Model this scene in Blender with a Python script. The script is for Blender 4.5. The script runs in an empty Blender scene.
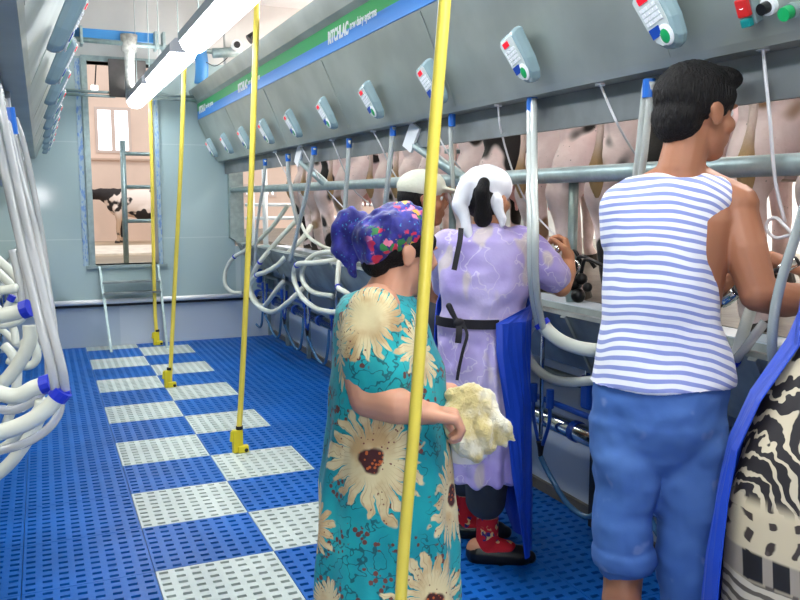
import bpy, math, random
import numpy as np
from mathutils import Vector, Matrix, noise as mnoise
PI = math.pi
random.seed(7)
SC = bpy.context.scene
COL = SC.collection
V = Vector

# ------------------------------------------------------------------ camera
FPX, CAMH = 820.0, 1.4
pitch = math.atan(101 / FPX)
yaw = math.atan(360 / (FPX / math.cos(pitch)))
FW = V((math.sin(yaw) * math.cos(pitch), math.cos(yaw) * math.cos(pitch), -math.sin(pitch)))
RT = V((math.cos(yaw), -math.sin(yaw), 0))
UP = RT.cross(FW)
CP = V((0, 0, CAMH))
FH = V((math.sin(yaw), math.cos(yaw), 0))       # horizontal viewing direction
cam = bpy.data.cameras.new('camera')
cam.sensor_width = 36
cam.lens = FPX * 36 / 800
cam.clip_start = 0.02
cam.clip_end = 200
co = bpy.data.objects.new('camera', cam)
COL.objects.link(co)
co.location = CP
co.rotation_euler = (PI / 2 - pitch, 0, -yaw)
SC.camera = co
SC.view_settings.view_transform = 'Standard'
SC.view_settings.look = 'None'
SC.view_settings.gamma = 1
SC.view_settings.exposure = 0.12

def ray(px, py):
    return FW + RT * ((px - 400) / FPX) + UP * ((300 - py) / FPX)
def W(px, py, d):                                # point seen at px,py at distance d ahead
    return CP + ray(px, py) * d
def AX(px, py, x):
    r = ray(px, py); return CP + r * (x / r.x)
def AY(px, py, y):
    r = ray(px, py); return CP + r * (y / r.y)
def AZ(px, py, z):
    r = ray(px, py); return CP + r * ((z - CAMH) / r.z)

# ------------------------------------------------------------------ nodes
def lin(c):
    return tuple(((v / 255) / 12.92 if v / 255 <= 0.04045 else (((v / 255) + 0.055) / 1.055) ** 2.4) for v in c[:3]) + (1,)

class G:
    """little expression builder over shader nodes"""
    def __init__(s, mat):
        s.nt = mat.node_tree
        s.co = s.new('ShaderNodeTexCoord').outputs['Object']
    def new(s, t): return s.nt.nodes.new(t)
    def link(s, a, b):
        if isinstance(a, E): a = a.s
        if hasattr(a, 'is_output'): s.nt.links.new(a, b)
        else:
            try: b.default_value = a
            except Exception: b.default_value = (a, a, a)
    def m(s, op, *a):
        n = s.new('ShaderNodeMath'); n.operation = op
        for i, x in enumerate(a): s.link(x, n.inputs[i])
        return E(s, n.outputs[0])
    def xyz(s, co=None):
        n = s.new('ShaderNodeSeparateXYZ'); s.link(co or s.co, n.inputs[0])
        return [E(s, o) for o in n.outputs]
    def vec(s, x, y, z):
        n = s.new('ShaderNodeCombineXYZ')
        for i, q in enumerate((x, y, z)): s.link(q, n.inputs[i])
        return n.outputs[0]
    def noise(s, scale, detail=3, co=None, rough=0.5, w=None):
        n = s.new('ShaderNodeTexNoise')
        if w is not None:
            n.noise_dimensions = '4D'; s.link(w, n.inputs['W'])
        s.link(co or s.co, n.inputs['Vector']); n.inputs['Scale'].default_value = scale
        n.inputs['Detail'].default_value = detail; n.inputs['Roughness'].default_value = rough
        return E(s, n.outputs[0])
    def voro(s, scale, co=None, feat='F1', out='Distance'):
        n = s.new('ShaderNodeTexVoronoi'); n.feature = feat
        s.link(co or s.co, n.inputs['Vector']); n.inputs['Scale'].default_value = scale
        return E(s, n.outputs[out])
    def scale(s, v, co=None):
        n = s.new('ShaderNodeVectorMath'); n.operation = 'MULTIPLY'
        s.link(co or s.co, n.inputs[0]); n.inputs[1].default_value = v
        return n.outputs[0]
    def step(s, x, a, b):                        # smooth 0..1 between a and b
        n = s.new('ShaderNodeMapRange'); n.interpolation_type = 'SMOOTHSTEP'
        s.link(x, n.inputs[0]); s.link(a, n.inputs[1]); s.link(b, n.inputs[2])
        return E(s, n.outputs[0])
    def mix(s, f, a, b):
        n = s.new('ShaderNodeMix'); n.data_type = 'RGBA'
        s.link(f, n.inputs[0]); s.link(a, n.inputs[6]); s.link(b, n.inputs[7])
        return n.outputs[2]

class E:
    def __init__(s, g, sock): s.g, s.s = g, sock
    def __add__(s, o): return s.g.m('ADD', s, o)
    __radd__ = __add__
    def __sub__(s, o): return s.g.m('SUBTRACT', s, o)
    def __rsub__(s, o): return s.g.m('SUBTRACT', o, s)
    def __mul__(s, o): return s.g.m('MULTIPLY', s, o)
    __rmul__ = __mul__
    def __truediv__(s, o): return s.g.m('DIVIDE', s, o)
    def fn(s, op, *a): return s.g.m(op, s, *a)

def mat(name, rgb=(200, 200, 200), rough=0.5, metal=0.0, pattern=None, bump=None, trans=0.0, alpha=1.0,
        emit=None, estr=1.0, var=0.0, vscale=6.0, spec=0.5, ior=1.45, sheen=0.0, sss=0.0, coat=0.0):
    m = bpy.data.materials.new(name); m.use_nodes = True
    g = G(m); b = m.node_tree.nodes['Principled BSDF']
    I = b.inputs
    I['Roughness'].default_value = rough; I['Metallic'].default_value = metal
    I['Specular IOR Level'].default_value = spec; I['IOR'].default_value = ior
    I['Transmission Weight'].default_value = trans; I['Alpha'].default_value = alpha
    I['Sheen Weight'].default_value = sheen; I['Coat Weight'].default_value = coat
    if sss:
        I['Subsurface Weight'].default_value = sss
        I['Subsurface Radius'].default_value = (0.02, 0.008, 0.004)
        I['Subsurface Scale'].default_value = 0.4
    c = lin(rgb)
    if pattern: g.link(pattern(g), I['Base Color'])
    elif var:
        f = g.noise(vscale, 4)
        d = tuple(x * (1 - var) for x in c[:3]) + (1,); l = tuple(min(1, x * (1 + var)) for x in c[:3]) + (1,)
        g.link(g.mix(g.step(f, 0.3, 0.7), d, l), I['Base Color'])
    else: I['Base Color'].default_value = c
    if bump:
        f, st, dist = bump(g)
        n = g.new('ShaderNodeBump'); n.inputs['Strength'].default_value = st; n.inputs['Distance'].default_value = dist
        g.link(f, n.inputs['Height']); g.nt.links.new(n.outputs[0], I['Normal'])
    if emit:
        I['Emission Color'].default_value = lin(emit); I['Emission Strength'].default_value = estr
    return m

# ------------------------------------------------------------------ mesh collecting
class MB:
    def __init__(s): s.v, s.f, s.mi = [], [], []
    def add(s, vs, fs, mi=0):
        o = len(s.v); s.v += [V(p) for p in vs]; s.f += [tuple(i + o for i in f) for f in fs]; s.mi += [mi] * len(fs)
        return s
    def box(s, a, b, mi=0):
        x0, x1 = sorted((a[0], b[0])); y0, y1 = sorted((a[1], b[1])); z0, z1 = sorted((a[2], b[2]))
        vs = [(x, y, z) for z in (z0, z1) for y in (y0, y1) for x in (x0, x1)]
        return s.add(vs, [(0, 2, 3, 1), (4, 5, 7, 6), (0, 1, 5, 4), (2, 6, 7, 3), (0, 4, 6, 2), (1, 3, 7, 5)], mi)
    def obox(s, c, ax, ay, az, mi=0):            # oriented box, half axes
        c, ax, ay, az = V(c), V(ax), V(ay), V(az)
        vs = [c + ax * i + ay * j + az * k for k in (-1, 1) for j in (-1, 1) for i in (-1, 1)]
        return s.add(vs, [(0, 2, 3, 1), (4, 5, 7, 6), (0, 1, 5, 4), (2, 6, 7, 3), (0, 4, 6, 2), (1, 3, 7, 5)], mi)
    def tube(s, pts, r, n=10, mi=0, caps=True):
        pts = [V(p) for p in pts]; rs = r if isinstance(r, (list, tuple)) else [r] * len(pts)
        t = (pts[1] - pts[0]).normalized()
        u = t.orthogonal().normalized(); vs = []
        for i, p in enumerate(pts):
            a = pts[max(i - 1, 0)]; b = pts[min(i + 1, len(pts) - 1)]
            t = (b - a).normalized(); u = (u - t * u.dot(t)).normalized(); w = t.cross(u)
            for k in range(n):
                an = 2 * PI * k / n; vs.append(p + (u * math.cos(an) + w * math.sin(an)) * rs[i])
        fs = [(i * n + k, i * n + (k + 1) % n, (i + 1) * n + (k + 1) % n, (i + 1) * n + k) for i in range(len(pts) - 1) for k in range(n)]
        if caps: fs += [tuple(reversed(range(n))), tuple((len(pts) - 1) * n + k for k in range(n))]
        return s.add(vs, fs, mi)
    def hose(s, pts, r, n=10, mi=0, sub=6): return s.tube(smooth(pts, sub), r, n, mi)
    def ell(s, c, r, ax=None, n=16, mi=0):
        c = V(c); r = r if isinstance(r, (tuple, list)) else (r, r, r)
        X, Y, Z = ax or (V((1, 0, 0)), V((0, 1, 0)), V((0, 0, 1)))
        m = n // 2; vs = [c + Z * r[2]]
        for i in range(1, m):
            a = PI * i / m
            for k in range(n):
                b = 2 * PI * k / n
                vs.append(c + X * (r[0] * math.sin(a) * math.cos(b)) + Y * (r[1] * math.sin(a) * math.sin(b)) + Z * (r[2] * math.cos(a)))
        vs.append(c - Z * r[2]); fs = [(0, 1 + k, 1 + (k + 1) % n) for k in range(n)]
        for i in range(m - 2):
            fs += [(1 + i * n + k, 1 + (i + 1) * n + k, 1 + (i + 1) * n + (k + 1) % n, 1 + i * n + (k + 1) % n) for k in range(n)]
        L = len(vs) - 1; fs += [(L, 1 + (m - 2) * n + (k + 1) % n, 1 + (m - 2) * n + k) for k in range(n)]
        return s.add(vs, fs, mi)
    def chain(s, pts, rs, n=14):
        for i in range(len(pts) - 1):
            s.tube([pts[i], pts[i + 1]], [rs[i], rs[i + 1]], n)
        for p, r in zip(pts, rs): s.ell(p, r * 1.0, n=n)
        return s
    def rings(s, R, n=40, X=None, Y=None):       # R: (centre, rx, ry) along a body; closed volume
        X = X or RT; Y = Y or FH; vs = []
        for c, rx, ry in R:
            for k in range(n):
                a = 2 * PI * k / n; vs.append(V(c) + X * (rx * math.cos(a)) + Y * (ry * math.sin(a)))
        fs = [(i * n + k, i * n + (k + 1) % n, (i + 1) * n + (k + 1) % n, (i + 1) * n + k) for i in range(len(R) - 1) for k in range(n)]
        fs += [tuple(reversed(range(n))), tuple((len(R) - 1) * n + k for k in range(n))]
        return s.add(vs, fs)
    def prism(s, prof, y0, y1, mi=0):            # prof in x,z extruded along y
        n = len(prof); vs = [(x, y0, z) for x, z in prof] + [(x, y1, z) for x, z in prof]
        fs = [tuple(range(n)), tuple(reversed(range(n, 2 * n)))] + [(i, i + n, (i + 1) % n + n, (i + 1) % n) for i in range(n)]
        return s.add(vs, fs, mi)
    def poly(s, pts, nrm, th, mi=0):             # flat outline given a thickness
        n = len(pts); nrm = V(nrm).normalized() * th
        vs = [V(p) for p in pts] + [V(p) + nrm for p in pts]
        return s.add(vs, [tuple(reversed(range(n))), tuple(range(n, 2 * n))] + [(i, (i + 1) % n, (i + 1) % n + n, i + n) for i in range(n)], mi)
    def mesh(s, name, mats, org=V((0, 0, 0)), smooth=False, fix=True):
        me = bpy.data.meshes.new(name)
        me.from_pydata([tuple(p - org) for p in s.v], [], s.f)
        for m in (mats if isinstance(mats, (list, tuple)) else [mats]): me.materials.append(m)
        if any(s.mi): me.polygons.foreach_set('material_index', s.mi)
        if fix:
            import bmesh
            bm = bmesh.new(); bm.from_mesh(me); bmesh.ops.recalc_face_normals(bm, faces=bm.faces); bm.to_mesh(me); bm.free()
        if smooth: me.polygons.foreach_set('use_smooth', [True] * len(me.polygons))
        me.update(); return me
    def build(s, name, mats, parent=None, smooth=False, bevel=0, org=None):
        if parent is not None: o_ = wpos(parent)
        elif org is not None: o_ = V(org)
        else:
            xs = [p.x for p in s.v]; ys = [p.y for p in s.v]; zs = [p.z for p in s.v]
            o_ = V(((min(xs) + max(xs)) / 2, (min(ys) + max(ys)) / 2, min(zs)))
        me = s.mesh(name, mats, o_, smooth)
        o = bpy.data.objects.new(name, me); COL.objects.link(o)
        if parent is not None: o.parent = parent
        else: o.location = o_
        if smooth == 'auto' or (smooth and bevel): pass
        if bevel:
            b = o.modifiers.new('bevel', 'BEVEL'); b.width = bevel; b.segments = 2; b.limit_method = 'ANGLE'
        return o

def wpos(o):
    p = V(o.location)
    while o.parent is not None: o = o.parent; p = p + V(o.location)
    return p
def smooth(pts, sub=6):
    pts = [V(p) for p in pts]
    if len(pts) < 3: return pts
    P = [pts[0] * 2 - pts[1]] + pts + [pts[-1] * 2 - pts[-2]]; out = []
    for i in range(1, len(P) - 2):
        for k in range(sub):
            t = k / sub; a, b, c, d = P[i - 1:i + 3]
            out.append(0.5 * ((2 * b) + (c - a) * t + (2 * a - 5 * b + 4 * c - d) * t * t + (3 * b - a - 3 * c + d) * t ** 3))
    out.append(pts[-1]); return out
def tag(o, label=None, cat=None, group=None, kind=None):
    if label: o['label'] = label
    if cat: o['category'] = cat
    if group: o['group'] = group
    if kind: o['kind'] = kind
    return o
def thing(name, loc, label, cat, group=None):
    o = bpy.data.objects.new(name, None); COL.objects.link(o); o.location = loc; o.empty_display_size = 0.1
    return tag(o, label, cat, group)
def struct(mb, name, mats, **k):
    return tag(mb.build(name, mats, **k), kind='structure')
def copy_tree(o, parent=None):
    c = o.copy(); COL.objects.link(c); c.parent = parent
    for ch in [q for q in o.children]: copy_tree(ch, c)
    return c
DG = None
def sculpt(mb, name, m, parent, voxel=0.006, it=3, disp=None, fac=0.5):
    """fuse the closed pieces of mb into one continuous skin"""
    org = wpos(parent) if parent is not None else V((0, 0, 0))
    me = mb.mesh(name + '_raw', m, org, fix=True)
    o = bpy.data.objects.new(name + '_raw', me); COL.objects.link(o)
    r = o.modifiers.new('r', 'REMESH'); r.mode = 'VOXEL'; r.voxel_size = voxel; r.adaptivity = 0
    if it:
        sm = o.modifiers.new('s', 'SMOOTH'); sm.factor = fac; sm.iterations = it
    dg = bpy.context.evaluated_depsgraph_get()
    new = bpy.data.meshes.new_from_object(o.evaluated_get(dg))
    new.name = name
    bpy.data.objects.remove(o); bpy.data.meshes.remove(me)
    if disp:
        n = len(new.vertices); co_ = np.empty(n * 3); nn = np.empty(n * 3)
        new.vertices.foreach_get('co', co_); new.vertices.foreach_get('normal', nn)
        co_ = co_.reshape(-1, 3); nn = nn.reshape(-1, 3)
        d = np.array([disp(V(p) + org, V(q)) for p, q in zip(co_, nn)])
        co_ = co_ + nn * d[:, None]; new.vertices.foreach_set('co', co_.ravel())
    new.materials.clear(); new.materials.append(m)
    new.polygons.foreach_set('material_index', [0] * len(new.polygons))
    new.polygons.foreach_set('use_smooth', [True] * len(new.polygons)); new.update()
    ob = bpy.data.objects.new(name, new); COL.objects.link(ob); ob.parent = parent
    return ob
# ------------------------------------------------------------------ materials
def fine(scale, st, dist=0.01, detail=4):
    return lambda g: (g.noise(scale, detail), st, dist)
M_steel = mat('brushed_steel', (168, 176, 170), 0.4, 0.55, var=0.12, vscale=3, bump=lambda g: (g.noise(2.2, 2), 0.25, 0.02))
M_steel2 = mat('galvanised_steel', (150, 168, 168), 0.42, 0.55, var=0.12, vscale=20)
M_plate = mat('dull_steel_plate', (118, 124, 126), 0.5, 0.4, var=0.15, vscale=6)
M_trough = mat('stained_steel', (132, 142, 142), 0.42, 0.35, var=0.3, vscale=5)
M_chrome = mat('polished_steel', (215, 215, 210), 0.14, 1.0)
M_dark = mat('dark_rubber', (28, 28, 32), 0.5)
M_black = mat('black_plastic', (18, 18, 20), 0.35)
M_blue = mat('blue_plastic', (22, 72, 170), 0.35)
M_tie = mat('blue_tie', (30, 50, 190), 0.4)
M_cblue = mat('clear_blue_hose', (90, 145, 190), 0.2, trans=0.35)
M_clear2 = mat('milky_hose', (204, 210, 206), 0.15, trans=0.12, coat=0.5)
M_clear = mat('clear_hose', (222, 224, 224), 0.1, trans=0.55, coat=0.5, ior=1.3)
M_white_hose = mat('milk_rubber', (214, 218, 206), 0.35, var=0.06, vscale=9)
M_cord = mat('white_cord', (215, 215, 218), 0.6)
M_yellow = mat('yellow_pole', (240, 218, 88), 0.35, var=0.05, vscale=5)
M_yellow2 = mat('yellow_plastic', (222, 205, 40), 0.4)
M_ctrl = mat('control_housing', (146, 172, 178), 0.25, trans=0.0, coat=0.6)
M_panel = mat('control_face', (206, 216, 214), 0.35)
M_key = mat('white_keys', (240, 243, 245), 0.4)
M_red = mat('red_display', (225, 30, 50), 0.3, emit=(230, 20, 40), estr=0.5)
M_green = mat('green_button', (20, 160, 90), 0.35)
M_bgreen = mat('band_green', (36, 168, 92), 0.35)
M_bblue = mat('band_blue', (52, 140, 226), 0.35)
M_letter = mat('white_lettering', (245, 248, 250), 0.4)
M_white = mat('white_enamel', (235, 238, 240), 0.4)

def wallpat(base, joint, jx, jz, ox=0, oz=0):
    def p(g):
        x, y, z = g.xyz()
        u = (x + y + ox).fn('MODULO', x + y + ox + 50 * jx, jx); w = g.m('MODULO', z + oz + 50 * jz, jz)
        k = g.m('MAXIMUM', g.m('LESS_THAN', u, 0.008), g.m('LESS_THAN', w, 0.008))
        f = g.noise(1.3, 3); lo = tuple(v * 0.93 for v in lin(base)[:3]) + (1,)
        return g.mix(k, g.mix(f, lo, lin(base)), lin(joint))
    return p
M_wall = mat('glazed_wall_panel', rough=0.11, pattern=wallpat((168, 190, 192), (186, 202, 202), 1.24, 0.9, 0.25, 0.32), bump=lambda g: (g.noise(0.9, 2), 0.05, 0.03))
M_pit = mat('pit_wall_panel', rough=0.25, pattern=wallpat((198, 210, 222), (180, 196, 210), 1.24, 5, 0.25, 1), bump=lambda g: (g.noise(2, 2), 0.15, 0.03))
M_up = mat('off_white_board', (205, 206, 202), 0.6, var=0.04, vscale=2)
M_ceil = mat('ceiling_board', (214, 216, 214), 0.7, var=0.03)
M_conc = mat('wet_concrete', (100, 94, 82), 0.35, var=0.35, vscale=5, bump=fine(25, 0.3))
M_barn = mat('barn_wall', (226, 200, 184), 0.8, var=0.06, vscale=1.2)
M_barnf = mat('barn_floor', (172, 152, 128), 0.6, var=0.3, vscale=0.6)
M_fblue = mat('blue_slat_plastic', (14, 94, 178), 0.42, spec=0.3, var=0.12, vscale=2.5, bump=fine(60, 0.15, 0.004))
M_fwhite = mat('pale_slat_plastic', (192, 204, 200), 0.42, var=0.08, vscale=4, bump=fine(60, 0.15, 0.004))
M_sub = mat('pit_bottom', (38, 50, 70), 0.6, var=0.3)
M_film = mat('blue_film', pattern=lambda g: g.mix(g.step(g.noise(22, 3, g.scale((3, 3, 1.0))), 0.46, 0.62), lin((164, 188, 200)), lin((110, 146, 200))), rough=0.3)
M_winlight = mat('sunlit_glass', (235, 240, 250), 0.3, emit=(240, 246, 255), estr=2.2)

# ------------------------------------------------------------------ room shell
LX, RX, BY, FY = -0.57, 2.17, 8.25, -3.0
T, TY, X0, Y0 = 0.46, 0.449, 0.33 - 2 * 0.46, 3.08 - 5 * 0.449
def floor_mesh():
    """slatted plastic tiles with real drainage slots"""
    nx, ny = 8, 9
    xs, hx = [LX], []
    x = X0
    cells = []
    ex = []; i = 0
    for i in range(6):
        a = X0 + i * T
        ex.append((a - 0.0015, a + 0.0015, 2, i))
        for j in range(nx):
            c = a + (j + 0.5) * T / nx; ex.append((c - 0.0165, c + 0.0165, 1, i))
    ex.append((X0 + 6 * T - 0.0015, X0 + 6 * T + 0.0015, 2, 6))
    def axis(lo, hi, marks):
        out = [lo]; kind = []
        for a, b, k, *_ in marks:
            if a <= lo + 1e-4 or b >= hi - 1e-4: continue
            out += [a, b]; kind += [0, k]
        out.append(hi); kind.append(0); return out, kind
    ax, kx = axis(LX, RX, ex)
    ey = []
    nrow = int((BY - Y0) / TY) + 1
    for i in range(nrow):
        a = Y0 + i * TY; ey.append((a - 0.0015, a + 0.0015, 2, i))
        for j in range(ny):
            c = a + (j + 0.5) * TY / ny; ey.append((c - 0.0095, c + 0.0095, 1, i))
    ay, ky = axis(Y0 - 0.3, BY + 0.02, ey)
    mb = MB(); idx = {}
    def vt(i, j, z=0):
        k = (i, j, z)
        if k not in idx: idx[k] = len(mb.v); mb.v.append(V((ax[i], ay[j], z)))
        return idx[k]
    solid = {}
    for i in range(len(kx)):
        for j in range(len(ky)):
            hole = (kx[i] == 1 and ky[j] == 1) or kx[i] == 2 or ky[j] == 2
            solid[i, j] = not hole
    for (i, j), s in solid.items():
        if s:
            cx = (ax[i] + ax[i + 1]) / 2; cy = (ay[j] + ay[j + 1]) / 2
            tc = math.floor((cx - 0.33) / T); tr = math.floor((cy - 3.08) / TY)
            white = (tc == 0 and tr % 2 == 1) or (tc == 1 and tr % 2 == 0)
            mb.f.append((vt(i, j), vt(i + 1, j), vt(i + 1, j + 1), vt(i, j + 1))); mb.mi.append(1 if white else 0)
            for di, dj, e in ((-1, 0, ((0, 1), (0, 0))), (1, 0, ((1, 0), (1, 1))), (0, -1, ((0, 0), (1, 0))), (0, 1, ((1, 1), (0, 1)))):
                if not solid.get((i + di, j + dj), True):
                    (a, b), (c, d) = e
                    mb.f.append((vt(i + a, j + b), vt(i + a, j + b, -0.02), vt(i + c, j + d, -0.02), vt(i + c, j + d))); mb.mi.append(1 if white else 0)
    me = bpy.data.meshes.new('floor'); me.from_pydata([tuple(p) for p in mb.v], [], mb.f)
    me.materials.append(M_fblue); me.materials.append(M_fwhite)
    me.polygons.foreach_set('material_index', mb.mi)
    o = bpy.data.objects.new('floor', me); COL.objects.link(o); return tag(o, kind='structure')
floor_mesh()
struct(MB().box((LX, FY, -0.05), (RX, BY, -0.022)), 'floor_base', M_sub)
struct(MB().box((LX, FY, -0.022), (RX, Y0 - 0.3, 0)), 'floor_front', M_fblue)
PZ = 0.93
struct(MB().box((RX, FY, -0.05), (RX + 0.15, BY, PZ - 0.002)), 'wall_pit_right', M_pit)
struct(MB().box((LX - 0.15, FY, -0.05), (LX, BY, PZ - 0.002)), 'wall_pit_left', M_pit)
struct(MB().box((RX - 0.02, FY, 0.0), (RX, BY, 0.05)), 'baseboard_right', M_conc)
struct(MB().box((RX + 0.15, FY, PZ - 0.2), (6.0, 13, PZ)), 'floor_stall_right', M_conc)
struct(MB().box((-4.4, FY, PZ - 0.2), (LX - 0.15, BY, PZ)), 'floor_stall_left', M_conc)
# back wall with the raised doorway
DX0, DX1, DZ0, DZ1 = 0.43, 1.05, 0.775, 2.66
EX = 1.78
b = MB()
b.box((-4.4, BY, 0.44), (DX0, BY + 0.2, 2.7)).box((DX1, BY, 0.44), (EX, BY + 0.2, 2.7)).box((DX0, BY, 0.44), (DX1, BY + 0.2, DZ0)).box((DX0, BY, DZ1), (DX1, BY + 0.2, 2.7))
struct(b, 'wall_back', M_wall)
struct(MB().box((-0.6, BY - 0.012, -0.05), (RX, BY + 0.2, 0.44)), 'wall_back_lower', M_pit)
struct(MB().box((EX, BY, 0.44), (RX, BY + 0.2, PZ)), 'wall_back_corner', M_wall)
struct(MB().box((-4.4, BY, 2.7), (6, BY + 0.2, 3.3)), 'wall_back_upper', M_up)
struct(MB().box((EX + 0.12, BY, 2.0), (6, BY + 0.2, 2.7)), 'wall_back_lintel', M_up)
struct(MB().box((-4.6, FY - 0.2, 3.3), (6.2, BY + 0.2, 3.4)), 'ceiling', M_ceil)
struct(MB().box((-4.6, FY - 0.2, -0.05), (6.2, FY, 3.3)), 'wall_front', M_up)
struct(MB().box((6.0, FY, 0), (6.2, 13, 3.3)), 'wall_right', M_up)
struct(MB().box((-4.6, FY, 0), (-4.4, BY + 0.2, 3.3)), 'wall_left', M_up)
# doorway frame
t = thing('door_frame', ((DX0 + DX1) / 2, BY, DZ0), 'steel lined doorway frame with blue protective film in the back wall', 'door frame')
t['kind'] = 'structure'; t.name = 'door_1'
for x0, x1 in ((DX0 - 0.03, DX0 + 0.022), (DX1 - 0.022, DX1 + 0.03)):
    MB().box((x0, BY - 0.02, DZ0), (x1, BY + 0.22, DZ1)).build('door_jamb', M_steel2, t)
MB().box((DX0 - 0.03, BY - 0.02, DZ1), (DX1 + 0.03, BY + 0.22, DZ1 + 0.05)).build('door_header', M_steel2, t)
MB().box((DX0 - 0.06, BY - 0.03, DZ0 - 0.03), (DX1 + 0.06, BY + 0.22, DZ0)).build('door_sill', M_steel2, t)
for x0, x1, y0 in ((DX0 - 0.085, DX0 - 0.04, BY), (DX1 - 0.015, DX1 + 0.018, BY - 0.02)):
    MB().box((x0, y0 - 0.006, DZ0), (x1, y0 - 0.0005, DZ1 + 0.02)).build('film_strip', M_film, t)
# corner post at the end of the stalls
b = MB().box((1.72, BY - 0.08, 1.02), (1.86, BY + 0.0, 1.78))
b.prism([(1.72, 1.02), (1.86, 1.02), (1.95, 0.95), (1.95, 0.90), (1.90, 0.9)], BY - 0.08, BY)
tag(b.build('corner_post', M_steel2), 'grey steel post between the back wall and the stall opening', 'post')

# ------------------------------------------------------------------ barn beyond
BF = 0.457
struct(MB().box((-6, BY + 1.6, 0.3), (14, 26, BF)), 'ground_barn', M_barnf)
struct(MB().box((-1, 14.6, BF), (5, 17.2, BF + 0.03)), 'ground_sun_patch', mat('painted_sun_patch', (226, 214, 198), 0.5, var=0.15))  # sunlit patch of barn floor, painted as a pale raised slab
struct(MB().box((-2, BY + 0.2, 0.3), (1.78, BY + 1.6, 0.74)), 'floor_landing', M_barnf)
def wall_with_holes(y, x0, x1, z0, z1, holes, name, m, th=0.25):
    b = MB(); xs = sorted({x0, x1} | {h[0] for h in holes} | {h[1] for h in holes}); zs = sorted({z0, z1} | {h[2] for h in holes} | {h[3] for h in holes})
    for i in range(len(xs) - 1):
        for j in range(len(zs) - 1):
            cx = (xs[i] + xs[i + 1]) / 2; cz = (zs[j] + zs[j + 1]) / 2
            if any(h[0] < cx < h[1] and h[2] < cz < h[3] for h in holes): continue
            b.box((xs[i], y, zs[j]), (xs[i + 1], y + th, zs[j + 1]))
    return struct(b, name, m)
WY = 19.6
M_wframe = mat('window_frame_paint', (206, 186, 176), 0.6)
holes = [(1.19, 1.95, 2.42, 3.42), (-2.2, -1.4, 2.5, 3.5)]
for a_, b_ in ((234, 241), (244, 254), (264, 276), (290, 297), (320, 336)):
    p_, q_ = AY(a_, 197, WY), AY(b_, 184, WY); holes.append((p_.x, q_.x, p_.z, q_.z))
wall_with_holes(WY, -6, 14, 0.3, 6.0, holes, 'wall_barn', M_barn)
for i, h in enumerate(holes):
    w = bpy.data.objects.new('window_%d' % (i + 1), None); COL.objects.link(w); w.location = ((h[0] + h[1]) / 2, WY, h[2]); w['kind'] = 'structure'
    f = MB(); a = 0.06
    f.box((h[0], WY - 0.02, h[2]), (h[0] + a, WY + 0.06, h[3])).box((h[1] - a, WY - 0.02, h[2]), (h[1], WY + 0.06, h[3]))
    f.box((h[0] + a, WY - 0.02, h[2]), (h[1] - a, WY + 0.06, h[2] + a)).box((h[0] + a, WY - 0.02, h[3] - a), (h[1] - a, WY + 0.06, h[3]))
    xm = (h[0] + h[1]) / 2; f.box((xm - 0.04, WY - 0.02, h[2] + a), (xm + 0.04, WY + 0.06, h[3] - a)); f.build('window_frame', M_wframe, w)
    MB().box((h[0], WY + 0.03, h[2]), (h[1], WY + 0.036, h[3])).build('window_pane', M_winlight, w)
struct(MB().box((-6.2, BY + 0.2, 0.3), (-6, 26, 4.0)), 'wall_barn_left', M_barn)
struct(MB().box((14, BY + 0.2, 0.3), (14.2, 26, 4.0)), 'wall_barn_right', M_barn)
struct(MB().box((-6, WY - 0.06, 3.16 - 0.9), (14, WY, 2.3)), 'trim_barn', mat('tan_rail', (196, 168, 150), 0.7))
# hanging lamp in the barn
lp = W(95, 87, 15)
t = thing('barn_lamp', lp, 'small white lamp hanging on a wire in the barn', 'lamp')
MB().box(lp + V((-0.07, -0.05, -0.1)), lp + V((0.05, 0.05, 0.03))).build('lamp_shade', mat('lamp_glow', (250, 250, 245), 0.4, emit=(255, 255, 250), estr=1.5), t, bevel=0.01)
MB().tube([lp + V((0, 0, 0.02)), lp + V((0.12, 0, 1.3))], 0.012).build('wire', M_black, t)

# ------------------------------------------------------------------ pit ceiling lights
M_tube = mat('light_diffuser', (255, 255, 255), 0.4, emit=(246, 250, 255), estr=6.0)
LZ = 2.3
spots = [('nearest and largest of the visible row', 3.66), ('middle one of the visible row', 5.32), ('farthest and smallest of the visible row', 6.84)]
M_lhous = mat('fixture_housing', (150, 156, 165), 0.4)
def fixture(y0, label=None):
    t = thing('ceiling_light', ((0.86), y0 + 0.67, LZ), ('white fluorescent strip light, ' + label) if label else 'white fluorescent strip light hanging over the pit behind the camera', 'light', 'strip lights over the pit')
    MB().prism([(0.775, LZ), (0.775, LZ + 0.05), (0.81, LZ + 0.085), (0.91, LZ + 0.085), (0.945, LZ + 0.05), (0.945, LZ)], y0, y0 + 1.32).build('housing', M_lhous, t)
    prof = [(0.777 + 0.166 * k / 8, LZ - 0.065 * math.sin(PI * k / 8) ** 0.45) for k in range(9)]
    MB().prism(prof, y0 + 0.015, y0 + 1.305).build('diffuser', M_tube, t)
    for k in (0.2, 1.12):
        MB().tube([(0.86, y0 + k, LZ + 0.08), (0.86, y0 + k, 3.3)], 0.003, 6).build('hanger', M_steel2, t)
    la = bpy.data.lights.new('tube_light', 'AREA'); la.shape = 'RECTANGLE'; la.size = 0.15; la.size_y = 1.34; la.energy = 12; la.color = (0.95, 0.98, 1.0)
    lo = bpy.data.objects.new('tube_light', la); COL.objects.link(lo); lo.location = (0.86, y0 + 0.66, LZ - 0.07)
    lb = bpy.data.lights.new('added_uplight', 'AREA'); lb.shape = 'RECTANGLE'; lb.size = 0.1; lb.size_y = 1.3; lb.energy = 9; lb.color = la.color  # extra light added above the housing to brighten the ceiling
    lo2 = bpy.data.objects.new('added_uplight', lb); COL.objects.link(lo2); lo2.location = (0.86, y0 + 0.66, LZ + 0.09); lo2.rotation_euler = (PI, 0, 0)
for lab, y in spots: fixture(y, lab)
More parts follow.
